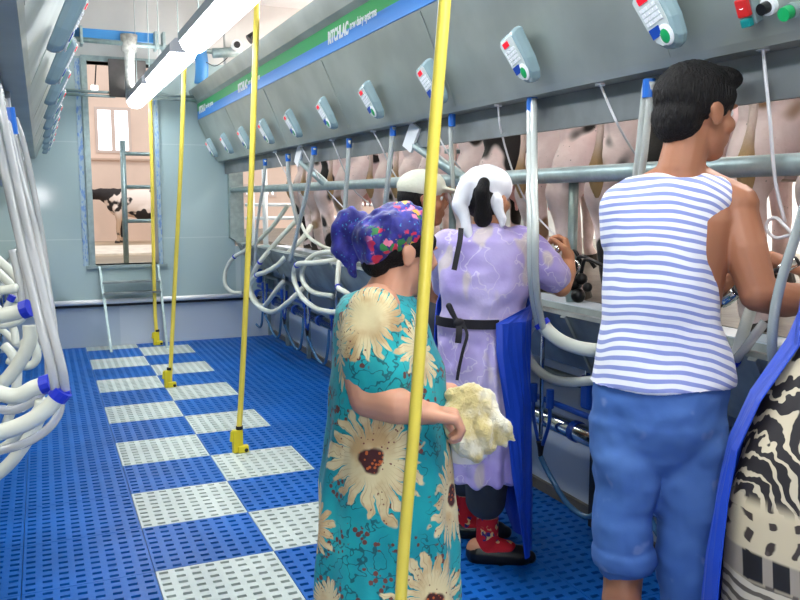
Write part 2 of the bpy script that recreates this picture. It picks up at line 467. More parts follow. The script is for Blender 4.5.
for y in (2.1, 0.5, -1.1): fixture(y)
# fill lights added to brighten the two cow rows, no fixtures there
def area(name, loc, size, e, color=(1, 0.97, 0.92), rot=(0, 0, 0)):
    la = bpy.data.lights.new(name, 'AREA'); la.shape = 'RECTANGLE'; la.size, la.size_y = size; la.energy = e; la.color = color
    o = bpy.data.objects.new(name, la); COL.objects.link(o); o.location = loc; o.rotation_euler = rot; return o
for y in (1.2, 4.2, 7.2):
    area('stall_fill', (3.6, y, 3.2), (0.5, 2.4), 250)
for y in (1.2, 6.2): area('stall_fill', (-2.0, y, 3.2), (0.4, 2.0), 60)
fl = bpy.data.lights.new('camera_flash', 'POINT'); fl.energy = 36; fl.shadow_soft_size = 0.035
fo = bpy.data.objects.new('camera_flash', fl); COL.objects.link(fo); fo.location = CP + UP * 0.05 + RT * 0.03 - FW * 0.05
# daylight on the barn
w = bpy.data.worlds.new('sky'); SC.world = w; w.use_nodes = True
w.node_tree.nodes['Background'].inputs[0].default_value = (0.86, 0.93, 1.0, 1); w.node_tree.nodes['Background'].inputs[1].default_value = 1.3
sun = bpy.data.lights.new('sun', 'SUN'); sun.energy = 1.2; sun.angle = 0.01; sun.color = (1, 0.93, 0.82)
so = bpy.data.objects.new('sun', sun); COL.objects.link(so); so.rotation_euler = (math.radians(30), math.radians(12), 0)
# ------------------------------------------------------------------ hoods, rails and milking gear on both sides
ORD = ['first', 'second', 'third', 'fourth', 'fifth', 'sixth', 'seventh', 'eighth', 'ninth', 'tenth', 'eleventh', 'twelfth']
STY = [1.076 + 0.684 * k for k in range(11)]
def mx(x, s): return x if s > 0 else 1.6 - x
def hood(s):
    side = 'right' if s > 0 else 'left'
    prof = [(1.36, 2.43), (1.41, 2.335), (1.44, 2.31), (1.445, 2.16), (1.61, 1.785), (1.622, 1.765), (1.71, 1.765), (1.76, 1.8), (1.80, 2.43)]
    t = thing('steel_hood', (mx(1.6, s), 3.5, 1.645), 'long sloping steel hood over the %s stalls carrying the control units' % side, 'hood')
    MB().prism([(mx(x, s), z) for x, z in prof], FY + 0.3, BY - 0.03).build('hood_shell', M_steel, t)
    MB().box((mx(1.69, s), FY + 0.3, 1.645 if s > 0 else 1.5), (mx(1.71, s), BY - 0.03, 1.764)).build('back_plate', M_plate, t)
    for k in range(7):                           # raised panel seams
        y = 0.55 + 1.28 * k
        q = [(mx(x, s), z) for x, z in ((1.445, 2.155), (1.61, 1.79), (1.6085, 1.785), (1.4435, 2.15))]
        MB().prism(q, y, y + 0.035).build('panel_seam', M_steel, t)
    for z0, z1, m, n in ((2.236, 2.308, M_bgreen, 'green_band'), (2.162, 2.236, M_bblue, 'blue_band')):
        xa = 1.4395 if z0 > 2.2 else 1.4425; xb = xa
        MB().prism([(mx(1.437, s), z0), (mx(1.4445, s), z0), (mx(1.4445, s), z1), (mx(1.437, s), z1)], FY + 0.3, BY - 0.05).build(n, m, t)
    return t
HR = hood(1); HL = hood(-1)
def text(body, size, loc, rot, m, parent, name='lettering', bold=0.0, sx=1.0):
    c = bpy.data.curves.new(name, 'FONT'); c.body = body; c.size = size; c.extrude = 0.0006; c.offset = bold
    tmp = bpy.data.objects.new(name, c); COL.objects.link(tmp)
    me = bpy.data.meshes.new_from_object(tmp.evaluated_get(bpy.context.evaluated_depsgraph_get())); bpy.data.objects.remove(tmp)
    me.materials.clear(); me.materials.append(m); o = bpy.data.objects.new(name, me); COL.objects.link(o)
    o.parent = parent; o.location = V(loc) - wpos(parent); o.rotation_euler = rot; o.scale = (sx, 1, 1); return o
# the band text reads from far to near when standing in the pit facing it
for y in (AX(328, 44, 1.4355).y, AX(238, 92, 1.4355).y, 8.1, 1.2):
    text('RITCHLAC', 0.085, (1.4355, y, 2.212), (PI / 2, 0, -PI / 2), M_letter, HR, bold=0.004, sx=0.78)
    text('new dairy systems', 0.056, (1.4355, y - 0.335, 2.226), (PI / 2, 0, -PI / 2), M_letter, HR, bold=0.0015, sx=0.85)

# ---- control unit, one master
def control_master(s):
    t = thing('control_unit', (mx(1.528, s), STY[3], 1.885), 'x', 'control unit', 'control units on the %s hood' % ('right' if s > 0 else 'left'))
    # local frame of the sloping face: dn runs down the face, nn leaves it, yy along the pit
    dn = V((0.165 * s, 0, -0.375)).normalized(); nn = V((-0.375 * s, 0, -0.165)).normalized(); yy = V((0, -1, 0)) if s > 0 else V((0, 1, 0))
    dn, yy = dn * math.cos(0.24) + yy * math.sin(0.24), yy * math.cos(0.24) - dn * math.sin(0.24)
    c = V(t.location)
    def P(u, v, h): return c + yy * (u * 1.0) + dn * (v * 0.80) + nn * (h * 0.56)
    def outline(k=1.0, v0=-0.115, v1=0.125):
        pts = [(-0.055, v0 + 0.012), (-0.043, v0), (0.043, v0), (0.055, v0 + 0.012), (0.052, 0.03), (0.04, v1 - 0.03), (0.022, v1 - 0.006), (0, v1), (-0.022, v1 - 0.006), (-0.04, v1 - 0.03), (-0.052, 0.03)]
        return [(a * k, b_ * (k * 0.97)) for a, b_ in pts]
    # housing: tapered loft, thicker at the top
    b = MB(); lay = [(1.0, 0.0), (1.0, 0.03), (0.93, 0.062), (0.80, 0.078)]; n = 11
    vs = [P(u, v, h * (1.0 - 0.9 * (v + 0.0))) for k, h in lay for u, v in outline(k)]
    fs = [(i * n + k, i * n + (k + 1) % n, (i + 1) * n + (k + 1) % n, (i + 1) * n + k) for i in range(3) for k in range(n)] + [tuple(range(n)), tuple(range(3 * n, 4 * n))]
    b.add(vs, fs).build('housing', M_ctrl, t, bevel=0.004)
    b = MB(); vs = [P(u, v, (0.078 + h) * (1 - 0.9 * v)) for h in (0.0, 0.004) for u, v in outline(0.79)]
    b.add(vs, [(k, (k + 1) % n, n + (k + 1) % n, n + k) for k in range(n)] + [tuple(range(n)), tuple(range(n, 2 * n))])
    fp = b.build('front_panel', M_panel, t)
    def pad(u0, u1, v0, v1, m, name, h=0.0845, parent=fp):
        bb = MB(); bb.add([P(u, v, (h + e) * (1 - 0.9 * v)) for e in (-0.003, 0.003) for u, v in ((u0, v0), (u1, v0), (u1, v1), (u0, v1))], [(0, 1, 2, 3), (4, 5, 6, 7), (0, 1, 5, 4), (1, 2, 6, 5), (2, 3, 7, 6), (3, 0, 4, 7)])
        return bb.build(name, m, parent)
    pad(-0.022, 0.012, -0.08, -0.058, M_red, 'display')
    kp = MB()
    for i in range(4):
        for j in range(4):
            u = -0.031 + 0.0165 * i; v = -0.046 + 0.0165 * j
            kp.add([P(a, b_, (0.0845 + e) * (1 - 0.9 * b_)) for e in (-0.003, 0.003) for a, b_ in ((u, v), (u + 0.0125, v), (u + 0.0125, v + 0.0115), (u, v + 0.0115))], [(0, 1, 2, 3), (4, 5, 6, 7), (0, 1, 5, 4), (1, 2, 6, 5), (2, 3, 7, 6), (3, 0, 4, 7)])
    kp.build('keypad', M_key, fp)
    pad(-0.035, 0.004, 0.026, 0.06, M_blue, 'blue_keys')
    bb = MB(); bb.ell(P(0.014, 0.066, 0.083 * (1 - 0.9 * 0.066)), (0.027, 0.030, 0.004), (yy, dn, nn)); bb.build('button_ring', M_white, fp, smooth=True)
    bb = MB(); cc = P(0.012, 0.068, 0.0835 * (1 - 0.9 * 0.068))
    bb.ell(cc, (0.021, 0.024, 0.005), (yy, dn, nn)); bb.build('button', M_green, fp, smooth=True)
    return t
def place_controls(s, ks, near):
    proto = control_master(s); first = True
    n = len(ks)
    for i, k in enumerate(sorted(ks, reverse=True)):
        o = proto if first else copy_tree(proto); first = False
        o.location.y = STY[k]
        o['label'] = 'grey keypad control unit on the %s hood, %s from the doorway end' % ('right' if s > 0 else 'left', ORD[i])
place_controls(1, range(1, 11), 1)
place_controls(-1, range(1, 11), 1)
# switches at the near end of the right hood
def on_face(px, py, h=0.0):                      # a point on the sloping face seen at px,py
    a = V((1.445, 0, 2.16)); d = V((0.165, 0, -0.375)); nrm = V((-0.375, 0, -0.165)).normalized()
    r = ray(px, py); k = (a - CP).dot(nrm) / r.dot(nrm); return CP + r * k + nrm * h
nn = V((-0.375, 0, -0.165)).normalized(); dn = V((0.165, 0, -0.375)).normalized(); yy = V((0, 1, 0))
c = on_face(753, 7); t = thing('switch', c, 'red and green start stop switch at top of the right hood', 'switch')
MB().obox(c + nn * 0.012, yy * 0.022, dn * 0.036, nn * 0.012).build('switch_plate', M_steel2, t, bevel=0.003)
MB().obox(c - dn * 0.008 + nn * 0.03, yy * 0.017, dn * 0.022, nn * 0.008).build('red_button', mat('switch_red', (200, 40, 40), 0.3), t, bevel=0.004)
text('O', 0.022, c - dn * 0.006 + nn * 0.0385 + yy * 0.008, (PI / 2, 0, -PI / 2), M_letter, t, 'mark').rotation_euler = (PI / 2 + 0.0, 0, -PI / 2)
MB().obox(c + dn * 0.028 + nn * 0.03, yy * 0.014, dn * 0.01, nn * 0.008).build('green_button', mat('switch_teal', (20, 130, 130), 0.3), t, bevel=0.003)
c = on_face(771, 5); t = thing('selector_knob', c, 'round black selector knob with a white ring on the right hood', 'knob')
MB().tube([c, c + nn * 0.014], 0.021, 20).build('ring', M_white, t); MB().tube([c + nn * 0.012, c + nn * 0.034], 0.014, 20).build('cap', M_black, t)
c = on_face(793, 10); t = thing('push_button', c, 'round bright green push button on the right hood', 'button')
MB().tube([c, c + nn * 0.012], 0.018, 20).build('collar', M_steel2, t); MB().tube([c + nn * 0.01, c + nn * 0.032], 0.016, 20).build('cap', M_green, t)

# ---- rump rails, brackets, troughs
for s in (1, -1):
    side = 'right' if s > 0 else 'left'
    x = mx(1.755, s)
    t = thing('rump_rail', (x, 2.5, 1.487), 'long galvanised rump rail pipe under the %s hood' % side, 'rail')
    MB().tube([(x, FY + 0.4, 1.487), (x, BY - 0.02, 1.487)], 0.029, 18).build('pipe', M_steel2, t, smooth=True)
    for y in ((5.65, 3.72, 1.3) if s > 0 else (5.4, 3.2)):
        MB().obox((mx(1.683, s), y, 1.70), (0.006, 0, 0), (0, 0.05, 0.02), (0, -0.05, 0.055)).build('bracket_plate', M_white, t)
        b = MB().tube([(mx(1.70, s), y - 0.02, 1.66), (mx(1.752, s), y - 0.42, 1.49)], 0.026, 10); b.build('strut', M_steel2, t, smooth=True)
    lz = 0.965
    prof = [(1.785, lz), (1.80, lz + 0.012), (1.82, lz + 0.012), (1.83, lz - 0.004), (1.93, 0.80), (2.12, 0.79), (2.165, 0.925), (2.165, 0.74), (1.92, 0.735), (1.795, 0.952)]
    prof = [(mx(a, s), z) for a, z in prof]
    t = thing('splash_trough', (mx(1.95, s), 2.6, 0.735), 'long grey steel splash trough along the %s cow platform' % side, 'trough')
    MB().prism(prof, FY + 0.3, BY - 0.03).build('trough_shell', M_trough, t)
    for k in range(9):
        y = 0.74 + 0.9 * k
        q = [(mx(a, s), z) for a, z in ((1.786, lz), (1.915, 0.737), (1.908, 0.733), (1.779, 0.957))]
        MB().prism(q, y, y + 0.03).build('seam_strip', M_trough, t)
    # milk line with its clamps and posts
    t = thing('milk_line', (mx(2.0, s), 2.6, 0.46), 'polished steel milk line pipe under the %s trough' % side, 'pipe')
    MB().tube([(mx(2.0, s), FY + 0.4, 0.44), (mx(2.0, s), BY - 0.15, 0.44)], 0.04, 20).build('pipe', M_chrome, t, smooth=True)
    for k in range(11):
        y = STY[k] + 0.29
        MB().tube([(mx(2.0, s), y, 0.44), (mx(2.0, s), y + 0.03, 0.44)], 0.045, 16).build('clamp', M_blue, t)
    b = MB().tube([(mx(1.97, s), FY + 0.4, 0.535), (mx(1.97, s), BY - 0.15, 0.535)], 0.013, 12)
    tag(b.build('wash_line', M_blue, smooth=True), 'thin blue wash line pipe above the %s milk line' % side, 'pipe')
    b = MB().tube([(mx(2.05, s), FY + 0.4, 0.635), (mx(2.05, s), BY - 0.15, 0.635)], 0.019, 12)
    tag(b.build('air_line', M_trough, smooth=True), 'dull steel air line pipe below the %s trough' % side, 'pipe')
    far = 11
    for k in range(0 if s > 0 else 4, 11):
        y = STY[k]; o_ = ORD[10 - k]
        nm = '%s stall from doorway, %s row' % (o_, side)
        # steel post that carries the trough
        b = MB().box((mx(2.10, s), y + 0.31, 0), (mx(2.13, s), y + 0.345, 0.735))
        b.box((mx(2.02, s), y + 0.31, 0.62), (mx(2.13, s), y + 0.345, 0.65))
        tag(b.build('trough_post', M_dark if k < 3 else M_steel2), 'upright post under the trough at ' + nm, 'post', 'trough posts')
        b = MB().tube([(mx(1.84 if k < 5 else 1.905, s), y + 0.33, 0.42), (mx(1.84 if k < 5 else 1.905, s), y + 0.33, 0.92 if k < 5 else 0.76)], 0.009, 8)
        tag(b.build('steel_rod', M_chrome), 'thin steel rod in front of the trough at ' + nm, 'rod', 'steel rods')
        y += 0.38
        # wash jetter: V of blue tubes meeting in a black valve
        t = thing('wash_jetter', (mx(1.94, s), y + 0.1, 0.3), 'blue V shaped wash tubes under the trough at ' + nm, 'wash fitting', 'wash fittings')
        X = mx(1.94, s)
        for d in (-0.06, 0.06):
            MB().hose([(X, y + 0.1 + d * 1.05, 0.52), (X, y + 0.1 + d, 0.45), (X, y + 0.1 + d * 0.25, 0.345)], 0.0085, 8).build('tube', M_blue, t, smooth=True)
            MB().tube([(X, y + 0.1 + d * 1.05, 0.52), (X, y + 0.1 + d * 1.05, 0.60)], 0.017, 12).build('cup', M_blue, t)
        MB().tube([(X, y + 0.1, 0.355), (X, y + 0.1, 0.33), (X, y + 0.1, 0.29)], [0.02, 0.014, 0.009], 10).build('valve', M_dark, t)
        b = MB().hose([(X, y + 0.1, 0.29), (X + 0.02 * s, y + 0.06, 0.22), (X + 0.04 * s, y - 0.06, 0.12), (X + 0.05 * s, y - 0.2, 0.12), (X + 0.05 * s, y - 0.28, 0.26), (mx(2.0, s), y - 0.29, 0.42)], 0.0115, 10)
        tag(b.build('drain_hose', M_cblue, smooth=True), 'pale blue drain hose drooping under the trough at ' + nm, 'hose', 'drain hoses')
        y -= 0.38
        if k % 2 == 0:
            t = thing('pulsator', (mx(1.99, s), y + 0.2, 0.55), 'blue pulsator block above the milk line at ' + nm, 'pulsator', 'pulsators')
            MB().box((mx(1.96, s), y + 0.18, 0.56), (mx(2.02, s), y + 0.24, 0.70)).build('body', M_blue, t, bevel=0.012)
            MB().tube([(mx(1.98, s), y + 0.21, 0.70), (mx(1.98, s), y + 0.21, 0.745)], 0.014, 10).build('neck', M_chrome, t)
# lip fittings: clear milk tubes and pull cords of each stall
def hose_thing(name, pts, r, m, label, cat='hose', group=None, n=10, ties=(), par=None):
    if ties:
        t = thing(name, pts[-1], label, cat, group)
        MB().hose(pts, r, n).build('tube', m, t, smooth=True)
        P = smooth(pts, 6)
        for f in ties:
            i = min(len(P) - 2, int(f * (len(P) - 1))); d = (P[i + 1] - P[i]).normalized()
            MB().tube([P[i] - d * 0.009, P[i] + d * 0.009], r * 1.18, 12).build('cable_tie', M_tie, t)
        return t
    o = MB().hose(pts, r, n).build(name, m, smooth=True)
    return tag(o, label, cat, group)
# x,y pixels at plane x for each stretch of tube
def pth(*q): return [AX(*a) for a in q]
XT = 1.655
def milk_tube(start, rest, label, r=0.012, twin=True):
    """clear tube leaving the hood lip through a blue fitting"""
    p0 = AX(start[0], start[1], XT)
    t = thing('milk_tube', p0, label, 'milk tube', 'clear milk tubes under the right hood')
    pts = [p0] + [AX(*q) for q in rest]
    off = V((0, r * 1.1, 0))
    MB().hose([p + off for p in pts], r, 10).build('tube', M_clear2, t, smooth=True)
    if twin: MB().hose([p - off for p in pts], r, 10).build('tube', M_clear2, t, smooth=True)
    MB().tube([p0 + V((0, 0, 0.008)), p0 + V((0, 0, -0.045))], r * 1.6, 12).build('fitting', mat_fit, t)
    return t
mat_fit = mat('blue_fitting', (40, 110, 205), 0.3)
milk_tube((649, 82), [(646, 110, 1.66), (642, 150, 1.67), (638, 185, 1.69), (636, 260, 1.72)], 'clear milk tube pair with blue fitting just behind the dark haired man', 0.0115)
milk_tube((532, 100), [(532, 140, 1.62), (532, 185, 1.53), (533, 230, 1.48), (533, 270, 1.50), (536, 303, 1.56), (541, 328, 1.62)], 'clear milk tube pair with blue fitting crossing the lavender shirt', 0.0125)
milk_tube((452, 116), [(452, 140, 1.66), (453, 165, 1.68), (455, 200, 1.72)], 'clear milk tube with blue fitting above the white cap', 0.010, False)
milk_tube((393, 127), [(391, 150, 1.66), (388, 180, 1.68), (385, 210, 1.72)], 'clear milk tube with blue fitting left of the capped man', 0.010)
milk_tube((349, 140), [(348, 165, 1.66), (346, 190, 1.68), (344, 228, 1.70), (341, 250, 1.72)], 'clear milk tube with blue fitting above the blue headscarf', 0.010)
milk_tube((314, 148), [(311, 168, 1.66), (306, 195, 1.68), (300, 220, 1.70), (293, 250, 1.74), (290, 262, 1.76)], 'clear milk tube slanting left of the blue headscarf', 0.012)
milk_tube((288, 155), [(288, 170, 1.66), (290, 186, 1.68), (293, 203, 1.70), (298, 225, 1.74)], 'clear milk tube with blue fitting next to the slanting one', 0.012)
milk_tube((265, 160), [(264, 180, 1.66), (260, 205, 1.68), (257, 230, 1.70), (254, 275, 1.74)], 'clear milk tube nearest the doorway end, beside the second yellow pole', 0.010)
def cord(start, rest, label, r=0.0035):
    p0 = AX(start[0], start[1], XT)
    t = thing('pull_cord', p0, label, 'cord', 'white pull cords')
    rest = [AX(a, b_, 1.672) if AX(a, b_, 1.672).z > 1.6 else AX(a, b_, c_) for a, b_, c_ in rest]
    MB().hose([p0] + rest, r, 8).build('cord', M_cord, t, smooth=True)
    MB().tube([p0 + V((0, 0, 0.006)), p0 + V((0, 0, -0.006))], 0.016, 12).build('eyelet', M_white, t)
cord((763, 48), [(766, 80, 1.66), (770, 120, 1.68), (773, 160, 1.70), (777, 190, 1.72), (785, 222, 1.74)], 'white pull cord hanging right of the dark haired man', 0.0045)
cord((600, 84), [(608, 103, 1.68), (618, 125, 1.75), (630, 146, 1.8), (640, 160, 1.85)], 'white pull cord left of the dark haired man', 0.004)
cord((498, 105), [(500, 125, 1.68), (506, 150, 1.74), (516, 180, 1.8), (530, 208, 1.85), (552, 232, 1.9), (562, 240, 1.92)], 'white pull cord running down to the lavender woman\'s raised hand', 0.004)
cord((430, 118), [(436, 130, 1.7), (446, 150, 1.75), (460, 168, 1.8)], 'white pull cord behind the tallest yellow pole', 0.004)
cord((373, 131), [(382, 148, 1.7), (392, 170, 1.75), (405, 190, 1.8)], 'white pull cord above the beige cap', 0.004)
cord((332, 140), [(338, 155, 1.7), (345, 172, 1.75), (354, 190, 1.8), (372, 206, 1.85)], 'white pull cord slanting above the blue headscarf', 0.004)
cord((301, 146), [(312, 166, 1.7), (324, 186, 1.75), (340, 204, 1.8), (352, 215, 1.85)], 'long white pull cord slanting across the rail by the bracket', 0.004)
cord((275, 152), [(284, 170, 1.7), (294, 186, 1.75), (305, 200, 1.8)], 'white pull cord nearest the doorway end of the stalls', 0.004)
# white rubber hose sets, far end of the right row
gh = 'white milk hoses at the far right stalls'
hose_thing('milk_hose', [AY(*q) for q in ((288, 205, 6.95), (281, 215, 7.0), (272, 227, 7.2), (258, 241, 7.5), (244, 251, 7.7), (233, 258, 7.85), (226, 270, 7.95), (225, 284, 7.95), (232, 292, 7.9), (242, 293, 7.8))], 0.019, M_white_hose, 'white milk hose reaching out past the second yellow pole to the back wall', 'hose', gh, ties=(0.55,))
hose_thing('milk_hose', pth((304, 212, 2.05), (296, 221, 1.98), (282, 236, 1.88), (268, 252, 1.78), (260, 262, 1.72), (253, 275, 1.7), (251, 290, 1.72), (258, 304, 1.76), (266, 306, 1.8)), 0.021, M_white_hose, 'white milk hose with blue tie slanting up to the far cow legs', 'hose', gh, ties=(0.5,))
hose_thing('milk_hose', pth((311, 226, 2.05), (303, 238, 1.95), (292, 249, 1.86), (279, 264, 1.78), (266, 272, 1.72), (257, 275, 1.70), (251, 284, 1.7), (252, 298, 1.7), (261, 308, 1.7), (273, 312, 1.7), (286, 304, 1.74), (297, 294, 1.8), (303, 288, 1.85)), 0.021, M_white_hose, 'white milk hose making the large low loop left of the turquoise dress', 'hose', gh, ties=(0.42,))
hose_thing('milk_hose', pth((284, 281, 1.85), (277, 289, 1.8), (270, 299, 1.78), (264, 307, 1.8)), 0.02, M_white_hose, 'short white hose rising inside the large low loop', 'hose', gh)
hose_thing('milk_hose', pth((341, 258, 1.9), (330, 261, 1.8), (313, 263, 1.74), (298, 264, 1.70), (294, 272, 1.7), (295, 283, 1.7), (302, 297, 1.7), (315, 308, 1.7), (330, 312, 1.7), (348, 312, 1.74)), 0.019, M_white_hose, 'white milk hose with blue tie looping behind the turquoise shoulder', 'hose', gh, ties=(0.36,))
hose_thing('milk_hose', pth((345, 252, 1.9), (333, 252, 1.82), (320, 253, 1.78), (310, 258, 1.75), (304, 266, 1.74), (302, 275, 1.74), (305, 285, 1.74), (315, 293, 1.76), (332, 296, 1.8)), 0.018, M_white_hose, 'white milk hose arching above the tied one by the blue headscarf', 'hose', gh)
hose_thing('milk_hose', pth((339, 262, 1.75), (338, 275, 1.7), (338, 287, 1.68), (345, 292, 1.68), (356, 300, 1.72)), 0.017, M_white_hose, 'white milk hose dropping with a blue tie right below the headscarf knot', 'hose', gh, ties=(0.5,))
hose_thing('milk_hose', pth((300, 222, 2.0), (308, 236, 1.95), (322, 246, 1.9), (336, 251, 1.85)), 0.014, M_white_hose, 'thin white hose crossing in front of the yellowed cow legs', 'hose', gh)
# hose set between the lavender woman and the striped man
hose_thing('milk_hose', pth((541, 322, 1.62), (549, 332, 1.64), (561, 341, 1.66), (576, 347, 1.68), (592, 350, 1.7), (612, 352, 1.76)), 0.025, M_white_hose, 'thick pale hose bundle with blue tie right of the lavender woman', 'hose', 'pale hoses at the near right stalls', ties=(0.04,))
hose_thing('milk_hose', pth((542, 322, 1.66), (533, 325, 1.68), (527, 335, 1.7), (527, 352, 1.72), (535, 367, 1.74), (550, 378, 1.76), (570, 382, 1.78), (596, 380, 1.84)), 0.018, M_white_hose, 'pale hose looping low behind the blue apron and striped shirt', 'hose', 'pale hoses at the near right stalls')
# near right, beside the striped man
hose_thing('milk_hose', pth((756, 296, 1.85), (750, 312, 1.82), (744, 330, 1.80), (737, 352, 1.80), (728, 372, 1.82)), 0.017, M_white_hose, 'broad pale hose under the striped man\'s forearm', 'hose', 'pale hoses at the near right stalls')
hose_thing('milk_hose', pth((765, 322, 1.82), (755, 335, 1.8), (744, 350, 1.79), (733, 364, 1.79), (725, 380, 1.82)), 0.0135, M_clear, 'clear hose with a blue tie under the striped man\'s elbow', 'hose', ties=(0.72,))
hose_thing('milk_hose', [W(806, 200, 1.75), W(797, 232, 1.75), W(783, 275, 1.74), (W(775, 310, 1.74)), W(772, 345, 1.75), W(776, 380, 1.8), W(784, 400, 1.85)], 0.011, mat('grey_hose', (150, 158, 160), 0.25, trans=0.2), 'grey hose hanging in front of the striped man\'s forearm', 'hose')
hose_thing('white_cord_loop', pth((790, 235, 1.7), (776, 238, 1.7), (767, 230, 1.7), (768, 221, 1.7), (776, 218, 1.7), (785, 226, 1.7), (795, 236, 1.7), (802, 240, 1.7)), 0.0045, M_cord, 'white cord loop hanging beside the striped man\'s upper arm', 'cord')
# milking cups held in the hands
def teat_cup(a, b, label, r=0.018):
    a, b = V(a), V(b); t = thing('teat_cup', b, label, 'teat cup', 'steel teat cups')
    d = (b - a)
    MB().tube([a, a + d * 0.1, a + d * 0.7, b], [r * 0.8, r, r, r * 0.7], 14).build('shell', M_chrome, t, smooth=True)
    MB().tube([a - d * 0.12, a + d * 0.02], r * 0.95, 12).build('rubber_mouth', M_dark, t)
    MB().hose([b, b + d * 0.4, b + d * 0.9 + V((0, 0, -0.05))], r * 0.45, 8).build('short_tube', M_dark, t, smooth=True)
    return t
# striped man's cluster
teat_cup(AX(737, 291, 1.80), AX(722, 304, 1.80), 'shiny steel teat cup beside the striped shirt armhole', 0.018)
teat_cup(W(795, 262, 2.25), W(779, 270, 2.25), 'steel teat cup in the hand at the right edge', 0.016)
c = AX(574, 290, 2.0); t = thing('milking_claw', c, 'black milking claw with steel rings on the platform edge beside the lavender woman', 'milking claw')
b = MB()
for dx, dz, rr in ((0, 0.03, 0.035), (0.05, 0.05, 0.025), (-0.04, 0.02, 0.03), (0.03, -0.02, 0.03), (0.09, 0.02, 0.02)): b.ell(c + V((0, -dx, dz)), rr)
b.build('claw_body', M_black, t, smooth=True)
for dx, dz, rr in ((0.0, 0.07, 0.03), (0.05, 0.1, 0.024), (-0.05, 0.05, 0.026)):
    q = [c + V((-0.03, -dx + rr * math.cos(a), dz + rr * math.sin(a))) for a in [2 * PI * k / 16 for k in range(17)]]
    MB().tube(q, 0.005, 8).build('steel_ring', M_chrome, t, smooth=True)
for k in range(3):
    MB().hose([c + V((0, 0.02 - 0.03 * k, 0.05)), c + V((0, 0.03 - 0.05 * k, 0.13)), c + V((0, 0.0 - 0.08 * k, 0.16 - 0.02 * k)), c + V((0.02, -0.03 - 0.08 * k, 0.1))], 0.008, 8).build('black_tube', M_black, t, smooth=True)
# left foreground hoses
gl = 'hoses at the near left stall'
def wp(d, *q): return [W(a, b_, d) for a, b_ in q]
def bundle(name, ptsl, r, m, label, off):
    t = thing(name, ptsl[-1], label, 'hose', 'clear hose bundles on the left')
    for o_ in off: MB().hose([p + V(o_) for p in ptsl], r, 10).build('tube', m, t, smooth=True)
    return t
LB = [W(-12, 85, 1.5), W(-4, 130, 1.48), W(13, 210, 1.42), (W(30, 280, 1.4)), W(43, 335, 1.38), W(52, 370, 1.38), W(56, 394, 1.4)]
t = bundle('clear_hose_bundle', LB, 0.0078, M_clear, 'nearest bundle of clear hoses slanting down the left edge', ((0, 0, 0), (0.016, 0.0, 0), (0.008, 0.016, 0)))
P = smooth(LB, 6); MB().tube([P[-2] + V((0.008, 0.004, 0)), P[-1] + V((0.008, 0.004, -0.002))], 0.0165, 14).build('cable_tie', M_tie, t)
LB2 = [W(-4, 100, 1.9), W(8, 160, 1.86), W(26, 225, 1.8), W(40, 290, 1.76), W(47, 340, 1.74), W(49, 384, 1.74)]
t = bundle('clear_hose_bundle', LB2, 0.008, M_clear, 'second bundle of clear hoses just behind the nearest one', ((0, 0, 0), (0.016, 0, 0)))
P = smooth(LB2, 6); MB().tube([P[-2], P[-1]], 0.015, 14).build('cable_tie', M_tie, t)
bundle('clear_hose_bundle', wp(2.5, (8, 118), (18, 150), (32, 220), (40, 275), (41, 305), (39, 345)), 0.009, M_clear, 'thin pale hose pair running beside the bundles at left', ((0, 0, 0), (0.02, 0, 0)))
bundle('clear_hose_bundle', wp(2.2, (12, 250), (18, 275), (23, 307)), 0.01, M_clear, 'short clear hose ending at a blue tie on the left', ((0, 0, 0), (0.02, 0, 0)))
hose_thing('milk_hose', wp(1.4, (60, 394), (48, 408), (28, 422), (5, 431), (-20, 436)), 0.0145, M_white_hose, 'thick white hose curving from the nearest bundle to the left edge', 'hose', gl, ties=(0.03,))
hose_thing('milk_hose', wp(1.45, (62, 392), (58, 415), (44, 432), (20, 445), (-20, 455)), 0.008, M_clear, 'thin clear hose curving below the thick white one', 'hose', gl)
hose_thing('milk_hose', wp(1.55, (47, 384), (34, 388), (18, 396), (2, 394), (-15, 388)), 0.0155, M_white_hose, 'white hose curving left from the second blue tie', 'hose', gl, ties=(0.03,))
hose_thing('milk_hose', wp(1.62, (46, 388), (32, 402), (14, 410), (-15, 408)), 0.009, M_clear, 'thin clear hose under the second blue tie', 'hose', gl)
hose_thing('milk_hose', wp(1.55, (42, 400), (38, 420), (24, 445), (8, 465), (-15, 484)), 0.0125, M_white_hose, 'white hose dropping to the bottom of the left hose group', 'hose', gl)
hose_thing('milk_hose', wp(1.7, (44, 398), (36, 412), (22, 430), (6, 446), (-10, 452)), 0.01, M_white_hose, 'white hose between the thick one and the lowest one', 'hose', gl)
hose_thing('milk_hose', wp(1.8, (30, 325), (30, 340), (24, 355), (12, 373), (0, 385), (-12, 392)), 0.0155, M_white_hose, 'white hose sweeping down from the upper blue tie', 'hose', gl)
hose_thing('milk_hose', wp(2.1, (27, 330), (33, 342), (37, 355), (33, 364), (22, 366), (8, 360)), 0.011, M_white_hose, 'small white hose loop behind the left bundles', 'hose', gl)
hose_thing('milk_hose', wp(2.0, (4, 345), (12, 354), (17, 368), (16, 390), (12, 408), (6, 425)), 0.0115, M_white_hose, 'upright white hose behind the left loops', 'hose', gl)
hose_thing('milk_hose', wp(1.9, (26, 309), (14, 313), (0, 316), (-12, 318)), 0.018, M_white_hose, 'thick white hose with blue tie pointing left at knee height', 'hose', gl, ties=(0.05,))
hose_thing('milk_hose', wp(2.0, (26, 314), (18, 321), (4, 325), (-12, 322)), 0.010, M_white_hose, 'white hose just below the tied horizontal one', 'hose', gl)
hose_thing('milk_hose', wp(2.1, (17, 288), (6, 290), (-10, 291)), 0.012, M_white_hose, 'straight white hose poking in at the left edge', 'hose', gl)
hose_thing('milk_hose', wp(2.3, (-6, 256), (6, 267), (16, 277), (22, 288)), 0.012, M_white_hose, 'upper slanting white hose at the left edge', 'hose', gl)
